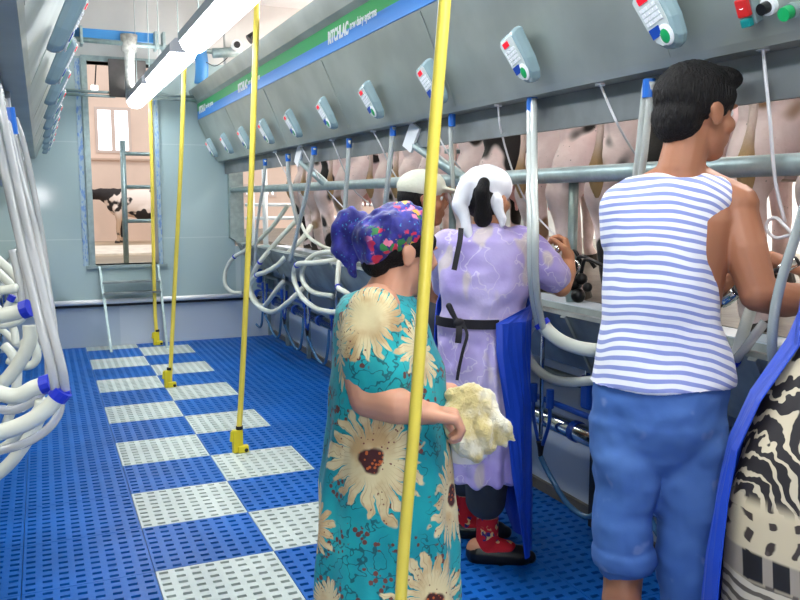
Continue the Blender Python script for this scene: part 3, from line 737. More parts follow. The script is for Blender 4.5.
hose_thing('milk_hose', wp(2.35, (-6, 268), (4, 278), (14, 288), (20, 300)), 0.012, M_white_hose, 'lower slanting white hose at the left edge', 'hose', gl)
hose_thing('milk_hose', wp(2.3, (12, 297), (8, 305), (-2, 330), (-8, 350)), 0.009, M_white_hose, 'white hose with small blue tie crossing the left tangle', 'hose', gl, ties=(0.1,))
hose_thing('milk_hose', wp(2.3, (-4, 325), (8, 335), (18, 345), (26, 340)), 0.009, M_white_hose, 'low white hose crossing the left tangle', 'hose', gl)
hose_thing('milk_hose', wp(2.2, (-5, 305), (6, 318), (14, 330), (16, 345)), 0.010, M_white_hose, 'crossing white hose in the left tangle above the floor', 'hose', gl)
c = W(9, 121, 1.9); MBc = MB().tube([c + V((0, 0, 0.03)), c + V((0.005, 0, -0.03))], 0.014, 12); tag(MBc.build('hose_fitting', mat_fit), 'blue hose fitting under the left hood edge', 'fitting')

# ------------------------------------------------------------------ yellow poles
def pole(pts, r, label, foot=True):
    t = thing('yellow_pole', pts[-1], label, 'pole', 'yellow poles standing on the pit floor')
    MB().hose(pts, r, 16).build('pole', M_yellow, t, smooth=True)
    if foot:
        p = V(pts[-1]); b = MB()
        b.obox(p + V((-0.012, 0, 0.065)), (0.028, 0.006, 0), (-0.003, 0.018, 0), (0, 0, 0.065)).obox(p + V((-0.03, 0, 0.095)), (0.022, 0, 0.0), (0, 0.012, 0), (0.004, 0, 0.03))
        b.obox(p + V((0.015, -0.01, 0.02)), (0.03, 0, 0), (0, 0.02, 0), (0, 0, 0.02)); b.build('foot_clamp', M_yellow2, t, bevel=0.006)
        MB().tube([p + V((0, 0, 0.13)), p + V((0, 0, 0.15))], r * 1.25, 12).build('black_collar', M_dark, t)
        MB().ell(p + V((0.03, -0.02, 0.015)), 0.015).build('bolt', M_dark, t, smooth=True)
    return t
# tallest pole, nearest the camera
d0 = 1.62
pole([W(452, -95, d0), W(445, 0, d0), W(433, 150, d0), W(424, 290, d0 + .01), W(414, 430, d0 + .03), W(403, 560, d0 + .06), W(397, 690, d0 + .1), W(392, 760, d0 + .13), W(391, 849, 1.777)], 0.0125, 'tall thick yellow pole nearest the camera in front of the turquoise dress', False)
z0 = AZ(240, 452, 0.0); pole([AY(258, -60, z0.y + .0), AY(257, 0, z0.y), AY(252, 160, z0.y), AY(246, 300, z0.y), AY(241, 400, z0.y), AY(239, 430, z0.y), z0], 0.0155, 'yellow pole in the middle of the floor, second from the camera')
z0 = AZ(170, 387, 0.0); pole([AY(185, 50, z0.y - .2), AY(181, 160, z0.y - .1), AY(175, 280, z0.y), AY(171, 360, z0.y), z0], 0.0155, 'yellow pole third from the camera, between middle and doorway ones')
z0 = V((0.975, 8.1, 0)); pole([AY(150, 88, 8.0), AY(152, 170, 8.03), AY(153, 230, 8.06), AY(155, 310, 8.1), z0], 0.017, 'yellow pole farthest from the camera in front of the doorway')
c = AY(187, 52, 5.6); tag(MB().box(c + V((-0.005, -0.02, -0.05)), c + V((0.03, 0.02, 0.04))).build('red_tag', mat('red_tag', (200, 60, 60), 0.5)), 'small red tag at the top of the third yellow pole', 'tag')

# ------------------------------------------------------------------ back wall fittings
t = thing('wall_handrail', (0.85, BY - 0.08, 0.43), 'low steel handrail pipe along the foot of the back wall', 'handrail')
MB().tube([(-0.5, BY - 0.07, 0.435), (1.86, BY - 0.07, 0.435)], 0.024, 12).build('pipe', M_white, t, smooth=True)
MB().box((-0.5, BY - 0.05, 0.385), (2.1, BY - 0.012, 0.41)).build('dark_trim', M_dark, t)
for x in (-0.2, 0.6, 1.4): MB().tube([(x, BY - 0.02, 0.43), (x, BY - 0.07, 0.43)], 0.01, 8).build('bracket', M_steel2, t)
t = thing('step_ladder', (0.78, 7.9, 0), 'small pale steel step ladder leaning below the doorway', 'ladder')
for xa, xb in ((0.485, 0.535), (1.02, 1.035)):
    MB().obox(((xa + xb) / 2, 8.055, 0.385), (0.011, 0, 0), (0, 0.014, 0), ((xb - xa) / 2 * -1, 0.165, 0.385)).build('side_rail', M_steel2, t)
for z, y in ((0.62, 8.15), (0.52, 8.11)):
    MB().obox((0.76, y, z), (0.26, 0, 0), (0, 0.06, 0), (0, 0, 0.008)).build('tread', M_trough, t)
# tube gate in the doorway
t = thing('tube_gate', (0.9, 8.62, DZ0), 'grey tubular gate with rungs standing in the doorway', 'gate')
x0 = AY(127, 200, 8.62).x; MB().tube([(x0 - .03, 8.62, 0.74), (x0 - .02, 8.62, 2.0 - 0.03)], 0.027, 12).build('upright', M_steel2, t, smooth=True)
MB().tube([(x0 + 0.55, 8.62, 0.74), (x0 + 0.55, 8.62, 1.97)], 0.024, 12).build('upright', M_steel2, t, smooth=True)
for py in (154, 187, 221):
    z = AY(140, py, 8.62).z; MB().tube([(x0 - .02, 8.62, z), (x0 + 0.55, 8.62, z)], 0.019, 10).build('rung', M_steel2, t, smooth=True)
# beam, cylinder and pipes above the doorway
t = thing('overhead_beam', (0.9, 7.95, 2.78), 'blue overhead rail with a steel pipe above the doorway', 'beam')
MB().box((0.2, 7.98, 2.82), (1.06, 8.03, 2.90)).build('blue_rail', M_bblue2 if 'M_bblue2' in globals() else mat('rail_blue', (60, 140, 205), 0.4), t)
MB().tube([(0.2, 7.9, 2.79), (1.75, 7.9, 2.755)], 0.022, 12).build('pipe', M_steel2, t, smooth=True)
for x in (0.33, 0.40, 1.03, 1.1):
    MB().box((x - 0.012, 7.86, 2.74), (x + 0.012, 8.0, 2.90)).build('clamp', M_steel2, t, bevel=0.004)
t = thing('gate_cylinder', (0.795, 7.96, 2.3), 'rough steel cylinder hanging from the overhead rail above the doorway', 'cylinder')
MB().tube([(0.80, 7.92, 2.86), (0.80, 7.92, 2.72), (0.80, 7.92, 2.70), (0.79, 7.92, 2.3)], [0.075, 0.07, 0.045, 0.04], 12).build('cylinder', mat('dirty_steel', (176, 176, 170), 0.6, 0.2, var=0.3, vscale=25), t, smooth=True)
b = MB().box((0.63, 8.10, 2.33), (0.96, 8.13, 2.67)); tag(b.build('dark_plate', mat('dark_board', (78, 74, 72), 0.7, var=0.3), bevel=0.005), 'dark square plate behind the cylinder at the top of the doorway', 'plate')
for xa, xb, lab in ((0.2, 0.68, 'left of the dark plate'), (1.0, 1.5, 'right of the dark plate')):
    t = thing('cross_pipe', (xa, 8.1, 2.35), 'pair of thin steel pipes across the doorway top, ' + lab, 'pipe', 'thin pipes across the doorway top')
    for z in (2.335, 2.37): MB().tube([(xa, 8.12, z), (xb, 8.12, z)], 0.013, 8).build('pipe', M_steel2, t, smooth=True)
# upright post with clamp and hanging blue pipe beside the right hood
t = thing('ceiling_post', (1.72, 7.9, 2.3), 'off white post rising behind the far end of the right hood', 'post')
MB().box((1.66, 7.9, 2.35), (1.76, 8.0, 3.3)).build('post', M_up, t)
t = thing('pipe_joint', (1.6, 7.7, 2.72), 'steel pipe joint with black socket on the off white post', 'pipe joint')
MB().tube([(1.52, 7.8, 2.73), (1.78, 7.8, 2.76)], 0.045, 12).build('pipe', M_steel2, t, smooth=True)
MB().tube([(1.74, 7.8, 2.80), (1.72, 7.68, 2.80)], 0.05, 12).build('socket', M_white, t); MB().tube([(1.722, 7.69, 2.80), (1.72, 7.67, 2.80)], 0.03, 12).build('bore', M_black, t)
MB().tube([(1.84, 7.72, 2.86), (1.9, 7.72, 2.9)], 0.045, 12).build('plug', M_black, t)
p = [AY(200, 50, 7.9), AY(202, 65, 7.9), AY(201, 84, 7.9)]
tag(MB().hose(p, 0.06, 14).build('blue_pipe', mat('pipe_blue', (60, 130, 190), 0.4), smooth=True), 'thick blue pipe hanging behind the third strip light', 'pipe')
tag(MB().hose([AY(206, 62, 7.85), AY(215, 66, 7.85), AY(225, 60, 7.85), AY(232, 52, 7.85)], 0.004, 6).build('cable', M_dark, smooth=True), 'thin dark cable sagging from the blue pipe to the post', 'cable')
# ------------------------------------------------------------------ cows
def cowpat(g):
    rnd = g.new('ShaderNodeObjectInfo').outputs['Random']; r = E(g, rnd)
    x, y, z = g.xyz()
    n = g.noise(1.7, 2.5, w=r * 60)
    patch = g.step(n, 0.575, 0.59)
    n2 = g.noise(3.1, 2, w=r * 91 + 7)
    brown = g.step(n2, 0.63, 0.68)
    dirt = g.noise(9, 4)
    base = g.mix(g.step(dirt, 0.35, 0.75), lin((246, 226, 226)), lin((232, 206, 206)))
    base = g.mix(brown, base, lin((150, 116, 88)))
    speck = g.step(g.voro(42), 0.16, 0.1) * g.step(g.noise(5, 2), 0.5, 0.62)
    base = g.mix(speck, base, lin((90, 84, 78)))
    yel = g.step(z, 0.75, 0.2) * g.step(dirt, 0.35, 0.6)
    base = g.mix(yel * 0.35, base, lin((176, 160, 128)))
    return g.mix(patch, base, lin((30, 26, 26)))
M_cow = mat('cow_hide', rough=0.75, pattern=cowpat, bump=fine(70, 0.35, 0.006), sheen=0.1)
M_udder = mat('udder_skin', (222, 168, 160), 0.6, var=0.08)
M_hoof = mat('hoof', (60, 52, 44), 0.6)
M_tail = mat('tail_hair', rough=0.85, pattern=lambda g: g.mix(g.step(g.xyz()[2], 0.74, 0.6), lin((226, 204, 196)), lin((178, 146, 104))), bump=fine(120, 0.6, 0.01))
def cow_master():
    t = thing('dairy_cow', (0, 0, 0), 'x', 'cow')
    b = MB(); X, Y, Z = V((1, 0, 0)), V((0, 1, 0)), V((0, 0, 1))
    b.ell((1.05, 0, 0.98), (0.80, 0.30, 0.36), n=28); b.ell((0.40, 0, 1.10), (0.38, 0.26, 0.26), n=24)
    b.ell((1.55, 0, 1.0), (0.40, 0.25, 0.36), n=20); b.ell((0.9, 0, 0.86), (0.5, 0.31, 0.32), n=20)
    b.ell((0.10, 0.12, 1.16), (0.10, 0.07, 0.09)); b.ell((0.10, -0.12, 1.16), (0.10, 0.07, 0.09))
    b.ell((0.45, 0.19, 1.24), (0.13, 0.09, 0.09)); b.ell((0.45, -0.19, 1.24), (0.13, 0.09, 0.09))
    for s in (1, -1):
        b.ell((0.30, 0.165 * s, 0.88), (0.24, 0.125, 0.33), n=20)
        b.chain([(0.28, 0.165 * s, 0.80), (0.16, 0.17 * s, 0.62), (0.09, 0.17 * s, 0.50), (0.125, 0.168 * s, 0.36), (0.15, 0.165 * s, 0.14), (0.18, 0.165 * s, 0.06)], [0.15, 0.115, 0.082, 0.064, 0.055, 0.062])
        b.ell((0.075, 0.185 * s, 0.51), (0.04, 0.035, 0.055))
        b.chain([(1.62, 0.15 * s, 0.85), (1.60, 0.155 * s, 0.55), (1.63, 0.155 * s, 0.36), (1.62, 0.155 * s, 0.12), (1.65, 0.155 * s, 0.06)], [0.12, 0.065, 0.055, 0.036, 0.05])
    b.chain([(1.75, 0, 1.12), (2.05, 0, 1.22), (2.25, 0, 1.20)], [0.25, 0.15, 0.12])
    b.chain([(2.25, 0, 1.22), (2.42, 0, 1.12), (2.60, 0, 0.98), (2.68, 0, 0.93)], [0.12, 0.115, 0.075, 0.07])
    for s in (1, -1): b.ell((2.22, 0.17 * s, 1.25), (0.035, 0.11, 0.05))
    sculpt(b, 'body', M_cow, t, 0.014, 6)
    u = MB(); u.ell((0.48, 0, 0.62), (0.21, 0.155, 0.17), n=20); u.ell((0.42, 0.06, 0.58), (0.13, 0.08, 0.13)); u.ell((0.42, -0.06, 0.58), (0.13, 0.08, 0.13))
    for x in (0.40, 0.54):
        for y in (0.07, -0.07): u.tube([(x, y, 0.5), (x, y, 0.40)], [0.018, 0.011], 10)
    sculpt(u, 'udder', M_udder, t, 0.009, 3)
    for x, y in ((0.185, 0.165), (0.185, -0.165), (1.655, 0.155), (1.655, -0.155)):
        MB().tube([(x, y, 0.06), (x + 0.012, y, 0.0)], [0.054, 0.064], 14).build('hoof', M_hoof, t)
    tl = MB(); tl.chain(smooth([(0.06, 0, 1.22), (-0.02, 0, 1.14), (-0.03, 0.01, 0.9), (-0.02, 0.02, 0.74), (-0.03, 0.03, 0.60), (-0.02, 0.03, 0.48)], 3), [0.035] * 4 + [0.019] * 4 + [0.016] * 3 + [0.02, 0.03, 0.034, 0.026, 0.012], n=10)
    sculpt(tl, 'tail', M_tail, t, 0.009, 2)
    e = MB()
    for s in (1, -1): e.ell((2.43, 0.10 * s, 1.16), 0.02)
    e.build('eyes', M_black, t, smooth=True)
    return t
cow0 = cow_master()
CY = [1.35 + 0.684 * k for k in range(10)]
where = ['behind the striped man at the right edge', 'beside the dark haired man\'s face', 'behind the striped man\'s left shoulder', 'between the lavender woman and the striped man',
         'right above the lavender woman\'s shoulder', 'behind the white headscarf', 'behind the beige cap', 'above the blue headscarf', 'left of the blue headscarf by the bracket', 'farthest along the row, near the doorway end']
for i, y in enumerate(CY):
    c = cow0 if i == 0 else copy_tree(cow0)
    c.location = (2.13 + 0.05 * math.sin(i * 2.3), y + 0.012 * math.sin(i * 5.1), PZ)
    c.rotation_euler.z = math.radians(-5 + 2 * math.sin(i * 1.7))
    c['label'] = 'pinkish white cow seen from behind, ' + where[i]; c['group'] = 'cows in the right stalls'
bc = copy_tree(cow0); h = W(172, 243, 17.7); bc.location = (h.x + 0.3, h.y, BF); bc.rotation_euler = (0, 0, PI - 0.35); bc.scale = (0.86,) * 3
bc['label'] = 'black and white cow standing side-on in the barn beyond the doorway'
if 'group' in bc: del bc['group']
def barnhide(g):
    x, y, z = g.xyz()
    n = g.noise(1.9, 2.5, w=3.3); m1 = g.m('MAXIMUM', g.step(n, 0.505, 0.525), g.step(x + (n - 0.5) * 0.6, 1.98, 2.02))
    return g.mix(m1, g.mix(g.step(z, 0.9, 0.5), lin((232, 214, 204)), lin((196, 164, 138))), lin((40, 34, 34)))
for ch in bc.children:
    if ch.name.startswith('body'):
        ch.data = ch.data.copy(); ch.data.materials[0] = mat('barn_cow_hide', rough=0.8, pattern=barnhide)
# stanchions between cows
for px, py0, py1, lab in ((574, 178, 292, 'between two cows, right of the lavender woman'), (453, 150, 215, 'behind the capped man')):
    a = AX(px, py0, 2.22); b_ = AX(px + 3, py1, 2.22)
    t = thing('stall_post', (a.x, a.y, PZ), 'grey steel stall post ' + lab, 'post')
    MB().tube([(a.x, a.y, PZ), (a.x, a.y, a.z)], 0.022, 14).build('post', M_steel2, t, smooth=True)
    MB().tube([(a.x, a.y, a.z - 0.02), (a.x, a.y, a.z + 0.0), (a.x, a.y, a.z + 0.01)], [0.05, 0.05, 0.02], 14).build('cap', M_steel2, t)
# white rails beyond the end of the row
t = thing('end_gate', (2.4, 8.5, PZ), 'white barred gate beyond the far end of the right stalls', 'gate')
for z in (1.2, 1.34): MB().tube([(1.95, 8.5, z), (3.6, 8.5, z)], 0.018, 8).build('bar', M_white, t, smooth=True)
for x in (2.02, 2.16, 2.85): MB().tube([(x, 8.5, PZ), (x, 8.5, 1.72)], 0.03, 10).build('upright', M_white, t, smooth=True)

# ------------------------------------------------------------------ people
M_skin = mat('skin', (196, 138, 104), 0.5, sss=0.12, var=0.05, vscale=8, bump=fine(140, 0.08, 0.003))
M_skin2 = mat('sunburnt_skin', (166, 112, 84), 0.5, sss=0.1, var=0.06, vscale=8, bump=fine(140, 0.08, 0.003))
M_skin3 = mat('fair_skin', (206, 150, 122), 0.5, sss=0.12, var=0.06, vscale=8)
M_hair = mat('black_hair', (18, 15, 15), 0.6, spec=0.3, bump=lambda g: (g.noise(60, 3, g.scale((4, 4, 0.6))), 0.8, 0.01))
M_eye = mat('eye', (40, 28, 22), 0.2)
def basis(fwd, up=V((0, 0, 1))):
    f = V(fwd).normalized(); s = f.cross(V(up)).normalized(); u = s.cross(f).normalized(); return s, f, u   # right side, forward, up
def head(b, c, fwd, up=V((0, 0, 1)), k=1.0):
    """skull, jaw, nose, lips, brow and ears; c is the middle of the skull"""
    s, f, u = basis(fwd, up); c = V(c)
    P = lambda a, d, e: c + (s * a + f * d + u * e) * k
    A = (s, f, u)
    b.ell(P(0, -0.012, 0.02), (0.077 * k, 0.097 * k, 0.092 * k), A, 24)
    b.ell(P(0, 0.022, -0.045), (0.060 * k, 0.070 * k, 0.075 * k), A, 20)
    b.ell(P(0, 0.045, -0.095), (0.038 * k, 0.038 * k, 0.026 * k), A)
    b.ell(P(0, 0.085, -0.028), (0.013 * k, 0.022 * k, 0.02 * k), A); b.tube([P(0, 0.082, 0.012), P(0, 0.104, -0.026)], [0.008 * k, 0.012 * k])
    b.ell(P(0, 0.082, -0.062), (0.024 * k, 0.013 * k, 0.007 * k), A); b.ell(P(0, 0.080, -0.073), (0.021 * k, 0.013 * k, 0.007 * k), A)
    b.ell(P(0, 0.078, 0.022), (0.05 * k, 0.016 * k, 0.009 * k), A)
    for q in (1, -1):
        b.ell(P(0.045 * q, 0.052, -0.03), (0.022 * k, 0.024 * k, 0.024 * k), A)
        b.ell(P(0.079 * q, -0.008, -0.012), (0.009 * k, 0.019 * k, 0.031 * k), A); b.ell(P(0.084 * q, -0.018, -0.002), (0.007 * k, 0.016 * k, 0.02 * k), A)
    return P, A
def eyes(P, parent, k=1.0):
    for q in (1, -1):
        e = MB().ell(P(0.031 * q, 0.066, 0.004), 0.0125 * k).build('eye', M_white, parent, smooth=True)
        MB().ell(P(0.031 * q, 0.0745, 0.004), 0.006 * k).build('iris', M_eye, e, smooth=True)
def hand(b, wrist, d, nrm, thumb, L=0.175, curl=0.5, spread=0.12):
    """palm and five bent fingers. d: pointing direction, nrm: palm-side normal, thumb: side of the thumb"""
    d = V(d).normalized(); nrm = (V(nrm) - d * V(nrm).dot(d)).normalized(); t = d.cross(nrm).normalized()
    if t.dot(V(thumb)) < 0: t = -t
    w = V(wrist); pl = L * 0.52
    b.chain([w, w + d * pl * 0.35], [0.024, 0.026])
    for i, o in enumerate((0.030, 0.010, -0.010, -0.029)):
        b.chain([w + d * 0.012 + t * o * 0.5, w + d * pl + t * o], [0.017, 0.0125], 10)
    for i, (o, fl) in enumerate(((0.030, 0.40), (0.010, 0.45), (-0.010, 0.42), (-0.029, 0.33))):
        p = w + d * pl + t * o; dirn = (d + t * (o * spread / 0.03)).normalized(); a = 0; pts = [p]
        for sg in (0.45, 0.31, 0.24):
            a += curl * (1.0 if sg > 0.4 else 0.9); v = dirn * math.cos(a) + nrm * math.sin(a); p = p + v * (L * fl * sg * 1.12); pts.append(p)
        b.chain(pts, [0.0105, 0.0092, 0.0085, 0.0072], 10)
    p = w + d * 0.02 + t * 0.02; v1 = (d * 0.6 + t * 0.75 + nrm * 0.25).normalized(); v2 = (d * 0.85 + t * 0.3 + nrm * (0.3 + curl * 0.5)).normalized()
    b.chain([p, p + v1 * 0.045, p + v1 * 0.045 + v2 * 0.032, p + v1 * 0.045 + v2 * 0.032 + (v2 + nrm * 0.3).normalized() * 0.026], [0.017, 0.0125, 0.0105, 0.0085], 10)
def folds(sc, amp, vert=1.0, ph=0.0):
    def f(p, n):
        q = V((p.x * sc, p.y * sc, p.z * sc * vert + ph)); return amp * (mnoise.noise(q) + 0.5 * mnoise.noise(q * 2.1))
    return f
def feet(b, c, toe, L=0.24):
    toe = V(toe).normalized(); c = V(c)
    b.chain([c + V((0, 0, 0.045)) - toe * 0.04, c + toe * (L * 0.35) + V((0, 0, 0.035)), c + toe * (L * 0.68) + V((0, 0, 0.022))], [0.042, 0.04, 0.026])

# ============ woman in the turquoise dress
D1 = 2.05
def T1(px, py, dd=0.0): return W(px, py, D1 + dd)
base = T1(388, 600); base = V((base.x, base.y, 0))
tq = thing('person', base, 'woman in a long turquoise flowered dress and blue flowered headscarf, head bowed over a towel', 'person')
FT = (RT * 0.93 + FH * 0.36).normalized()       # way she faces
b = MB()
hc = T1(402, 250)
upt = (V((0, 0, 1)) + FT * 0.2).normalized()
P1, A1 = head(b, hc, (FT - V((0, 0, 0.2))).normalized(), upt, 0.92)
AS = basis(FT + V((0, 0, 0.42)))
b.chain([T1(400, 262), T1(392, 285), T1(382, 310)], [0.052, 0.056, 0.07])
b.chain([T1(376, 308, -0.10), T1(372, 330, -0.16)], [0.06, 0.06])
# torso volume inside the dress
b.rings([(T1(378, 300), 0.08, 0.12), (T1(382, 330), 0.11, 0.15), (T1(388, 400), 0.13, 0.15), (T1(388, 480), 0.14, 0.16), (T1(386, 540), 0.12, 0.14)], 24)
# right arm (nearer) and left arm
b.chain([T1(366, 325, -0.16), T1(363, 370, -0.18), T1(367, 398, -0.19)], [0.052, 0.048, 0.042])
b.chain([T1(368, 399, -0.19), T1(398, 406, -0.22), T1(420, 412, -0.22)], [0.042, 0.042, 0.030])
hand(b, T1(419, 412, -0.22), RT * 1.0 + V((0, 0, -0.12)), V((0, 0, -1)) - RT * 0.1, FH + V((0, 0, 0.5)), 0.155, 0.95)
b.chain([T1(400, 318, 0.16), T1(410, 360, 0.2), T1(418, 392, 0.16)], [0.05, 0.045, 0.038]); b.chain([T1(418, 392, 0.16), T1(440, 392, 0.05)], [0.038, 0.026])
hand(b, T1(440, 391, 0.04), RT * 0.9 - FH * 0.2 + V((0, 0, -0.1)), V((0, 0, -1)), -FH + V((0, 0, 0.4)), 0.15, 0.6)
for dd in (-0.07, 0.09):
    q = T1(388, 560, dd); b.chain([V((q.x, q.y, 0.5)), V((q.x, q.y, 0.28)), V((q.x, q.y, 0.09))], [0.07, 0.055, 0.038])
    feet(b, (q.x, q.y, 0.0), FT, 0.23)
sculpt(b, 'body', M_skin3, tq, 0.0045, 3)
# hair under the scarf
b = MB(); b.ell(P1(0, -0.026, 0.022), (0.079, 0.092, 0.080), AS, 24); b.ell(P1(0, -0.066, -0.05), (0.05, 0.036, 0.034), A1)
b.ell(P1(0.062, 0.02, 0.03), (0.025, 0.045, 0.04), A1); b.ell(P1(-0.062, 0.02, 0.03), (0.025, 0.045, 0.04), A1)
sculpt(b, 'hair', M_hair, tq, 0.005, 3, folds(60, 0.002))
def scarfpat(g):
    x, y, z = g.xyz()
    nz = g.new('ShaderNodeTexNoise'); nz.inputs['Scale'].default_value = 60; nz.inputs['Detail'].default_value = 2; g.link(g.co, nz.inputs['Vector'])
    vm = g.new('ShaderNodeVectorMath'); vm.operation = 'MULTIPLY_ADD'; g.link(nz.outputs['Color'], vm.inputs[0]); vm.inputs[1].default_value = (0.028,) * 3; g.link(g.co, vm.inputs[2]); g.co = vm.outputs[0]
    n = g.noise(18, 3); fl = g.voro(52, feat='F1'); cellc = g.new('ShaderNodeTexVoronoi'); cellc.inputs['Scale'].default_value = 52; g.link(g.co, cellc.inputs['Vector'])
    hue = g.new('ShaderNodeSeparateColor'); g.link(cellc.outputs['Color'], hue.inputs[0]); h = E(g, hue.outputs[0])
    zone = g.noise(9, 1)
    col = g.mix(g.step(h, 0.3, 0.32), lin((200, 34, 70)), lin((224, 170, 50)))
    col = g.mix(g.step(h, 0.6, 0.62), col, lin((40, 120, 60)))
    col = g.mix(g.step(h, 0.82, 0.84), col, lin((225, 120, 150)))
    base = g.mix(g.step(n, 0.4, 0.65), lin((26, 24, 112)), lin((50, 50, 158)))
    dots = g.step(g.voro(75), 0.22, 0.15); base = g.mix(dots * 0.7, base, lin((60, 150, 200)))
    lat = x * RT.x + y * RT.y; low = g.step(lat, -0.06, -0.03) * g.m('MAXIMUM', g.step(z + (zone - 0.5) * 0.25, 1.315, 1.30), g.step(zone, 0.57, 0.59))
    return g.mix(low * g.step(fl, 0.62, 0.5), base, col)
M_scarf = mat('flowered_scarf', rough=0.6, pattern=scarfpat, bump=fine(40, 0.3, 0.006), sheen=0.2)
b = MB()
b.ell(P1(0, -0.032, 0.036), (0.088, 0.102, 0.074), AS, 28); b.ell(P1(0, -0.075, -0.005), (0.066, 0.050, 0.055), A1, 20)
b.ell(P1(0, -0.090, 0.022), (0.058, 0.048, 0.050), A1, 20)
# knot and tails at the back of the head
for pts, rs in (([(372, 238), (356, 232), (345, 235), (338, 248)], [0.03, 0.028, 0.022, 0.016]), ([(366, 222), (352, 216), (342, 222), (338, 240), (339, 256)], [0.02, 0.026, 0.022, 0.018, 0.01]),
                ([(360, 245), (352, 258), (352, 270), (355, 276)], [0.02, 0.018, 0.013, 0.007]), ([(346, 235), (342, 255), (344, 266)], [0.018, 0.015, 0.007])):
    b.chain([T1(x, y, -0.01) for x, y in smooth([V((q[0], q[1], 0)) for q in pts], 1) for x, y in [(x, y)]] if False else [T1(q[0], q[1], -0.01) for q in pts], rs, 12)
def cutdisp(p, n): return 0.008 * mnoise.noise(p * 22) + 0.007 * mnoise.noise(V((p.x * 55, p.y * 55, p.z * 30)))
sculpt(b, 'headscarf', M_scarf, tq, 0.005, 3, cutdisp)

CT = T1(386, 440); CT = V((CT.x - base.x, CT.y - base.y, 0))
FLW = [(372, 457, 60, 54), (452, 512, 30, 52), (425, 606, 44, 46), (315, 540, 34, 36), (371, 314, 38, 36), (335, 345, 12, 40), (432, 350, 24, 34), (335, 612, 28, 22)]
def dresspat(g):
    """big cream daisies scattered on turquoise, wrapped round the figure"""
    x, y, z = g.xyz()
    X = (x - CT.x) * RT.x + (y - CT.y) * RT.y; Y = (x - CT.x) * FH.x + (y - CT.y) * FH.y
    th = g.m('ARCTAN2', X, Y * -1.0); u = th * 0.17
    wob = (g.noise(22, 2) - 0.5)
    total = None; core = None; pink = None
    for i, (px, py, rx, ry) in enumerate(FLW):
        p = T1(px, py, -0.15); dx = (p - base).dot(RT) - CT.dot(RT); dx = max(-0.17, min(0.17, dx))
        u0 = math.asin(dx / 0.172) * 0.17; z0 = p.z
        R = 1.18 * ry / FPX * (D1 - 0.12)
        a = (u - u0) / R; c = (z - z0) / R
        if i in (1, 5): a = a * 1.5
        r = g.m('SQRT', a * a + c * c); an = g.m('ARCTAN2', a, c)
        k = 10 + i % 3
        pet = g.m('ABSOLUTE', g.m('SINE', an * (k / 1.0) * 1.0 + wob * 5.0 + r * 1.1 + i))
        edge = 0.40 + g.m('POWER', pet, 0.6) * 0.5 + g.m('SINE', an * 3.0 + i) * 0.09 + g.m('SINE', an * 7.0 + 2 * i) * 0.07 + wob * 0.3
        f = g.step(edge - r, -0.02, 0.04)
        ck = g.step(g.m('MULTIPLY', r, 1.0) + wob * 0.3, 0.22, 0.16)
        total = f if total is None else g.m('MAXIMUM', total, f)
        if i < 4: core = ck if core is None else g.m('MAXIMUM', core, ck)
        ribs = g.step(g.m('ABSOLUTE', g.m('SINE', an * k * 2.0 + wob * 8)), 0.25, 0.05) * g.step(r, 0.25, 0.5) * f
        pink = ribs if pink is None else g.m('MAXIMUM', pink, ribs)
    teal = g.mix(g.step(g.noise(5, 3), 0.35, 0.7), lin((0, 138, 150)), lin((24, 176, 178)))
    scr = g.step(g.m('ABSOLUTE', g.noise(26, 2) - 0.5), 0.022, 0.010) * g.step(g.noise(4, 1), 0.36, 0.44)
    teal = g.mix(scr * 0.75, teal, lin((8, 60, 70)))
    dots = g.step(g.voro(62), 0.42, 0.34) * g.step(g.noise(7.5, 1, g.scale((1, 1, 1.7))), 0.53, 0.56)
    teal = g.mix(dots, teal, lin((104, 58, 52)))
    cream = g.mix(g.step(g.noise(16, 3), 0.42, 0.7), lin((226, 210, 162)), lin((200, 166, 116)))
    cream = g.mix(pink * 0.55, cream, lin((158, 116, 78)))
    d2 = g.step(g.voro(85), 0.22, 0.15) * g.step(g.noise(11, 1), 0.5, 0.56); cream = g.mix(d2, cream, lin((120, 60, 52)))
    c2 = g.mix(g.step(g.voro(95), 0.36, 0.28), lin((70, 22, 24)), lin((196, 96, 40)))
    return g.mix(core, g.mix(total, teal, cream), c2)
M_dress = mat('turquoise_dress_cloth', rough=0.7, pattern=dresspat, sheen=0.1, bump=fine(30, 0.25, 0.006))
b = MB(); n = 48
def dress_ring(px, py, hw, hd, ns=0, amp=0.0, dd=0.0):
    return (T1(px, py, dd), hw / FPX * D1, hd)
b.rings([dress_ring(380, 291, 22, 0.075), dress_ring(378, 297, 36, 0.14), dress_ring(379, 308, 44, 0.185), dress_ring(382, 330, 49, 0.19), dress_ring(388, 365, 56, 0.18), dress_ring(389, 400, 60, 0.175),
         dress_ring(388, 440, 64, 0.18), dress_ring(387, 480, 67, 0.185), dress_ring(387, 530, 69, 0.185), dress_ring(387, 600, 71, 0.19), dress_ring(387, 690, 73, 0.20)], 48)
for dd, sx in ((-0.15, 1), (0.16, 1)):
    b.chain([T1(374, 314, dd), T1(370, 342, dd * 1.1), T1(374, 366, dd * 1.12), T1(379, 376, dd * 1.12)], [0.064, 0.070, 0.076, 0.078], 18)
def dfold(p, n):
    q = p - base; a = math.atan2(q.dot(RT), -q.dot(FH)); k = max(0.0, min(1.0, (1.05 - p.z) / 0.6))
    return 0.009 * k * math.sin(a * 9 + 1.2 * mnoise.noise(p * 3)) + 0.006 * mnoise.noise(p * 7) + 0.004 * mnoise.noise(p * 15)
sculpt(b, 'dress', M_dress, tq, 0.006, 3, dfold)
b = MB()
for dd in (-0.07, 0.09):
    q = T1(388, 560, dd); q = V((q.x, q.y, 0)); b.chain([q + V((0, 0, 0.02)) - FT * 0.06, q + FT * 0.08 + V((0, 0, 0.02)), q + FT * 0.17 + V((0, 0, 0.015))], [0.045, 0.047, 0.034])
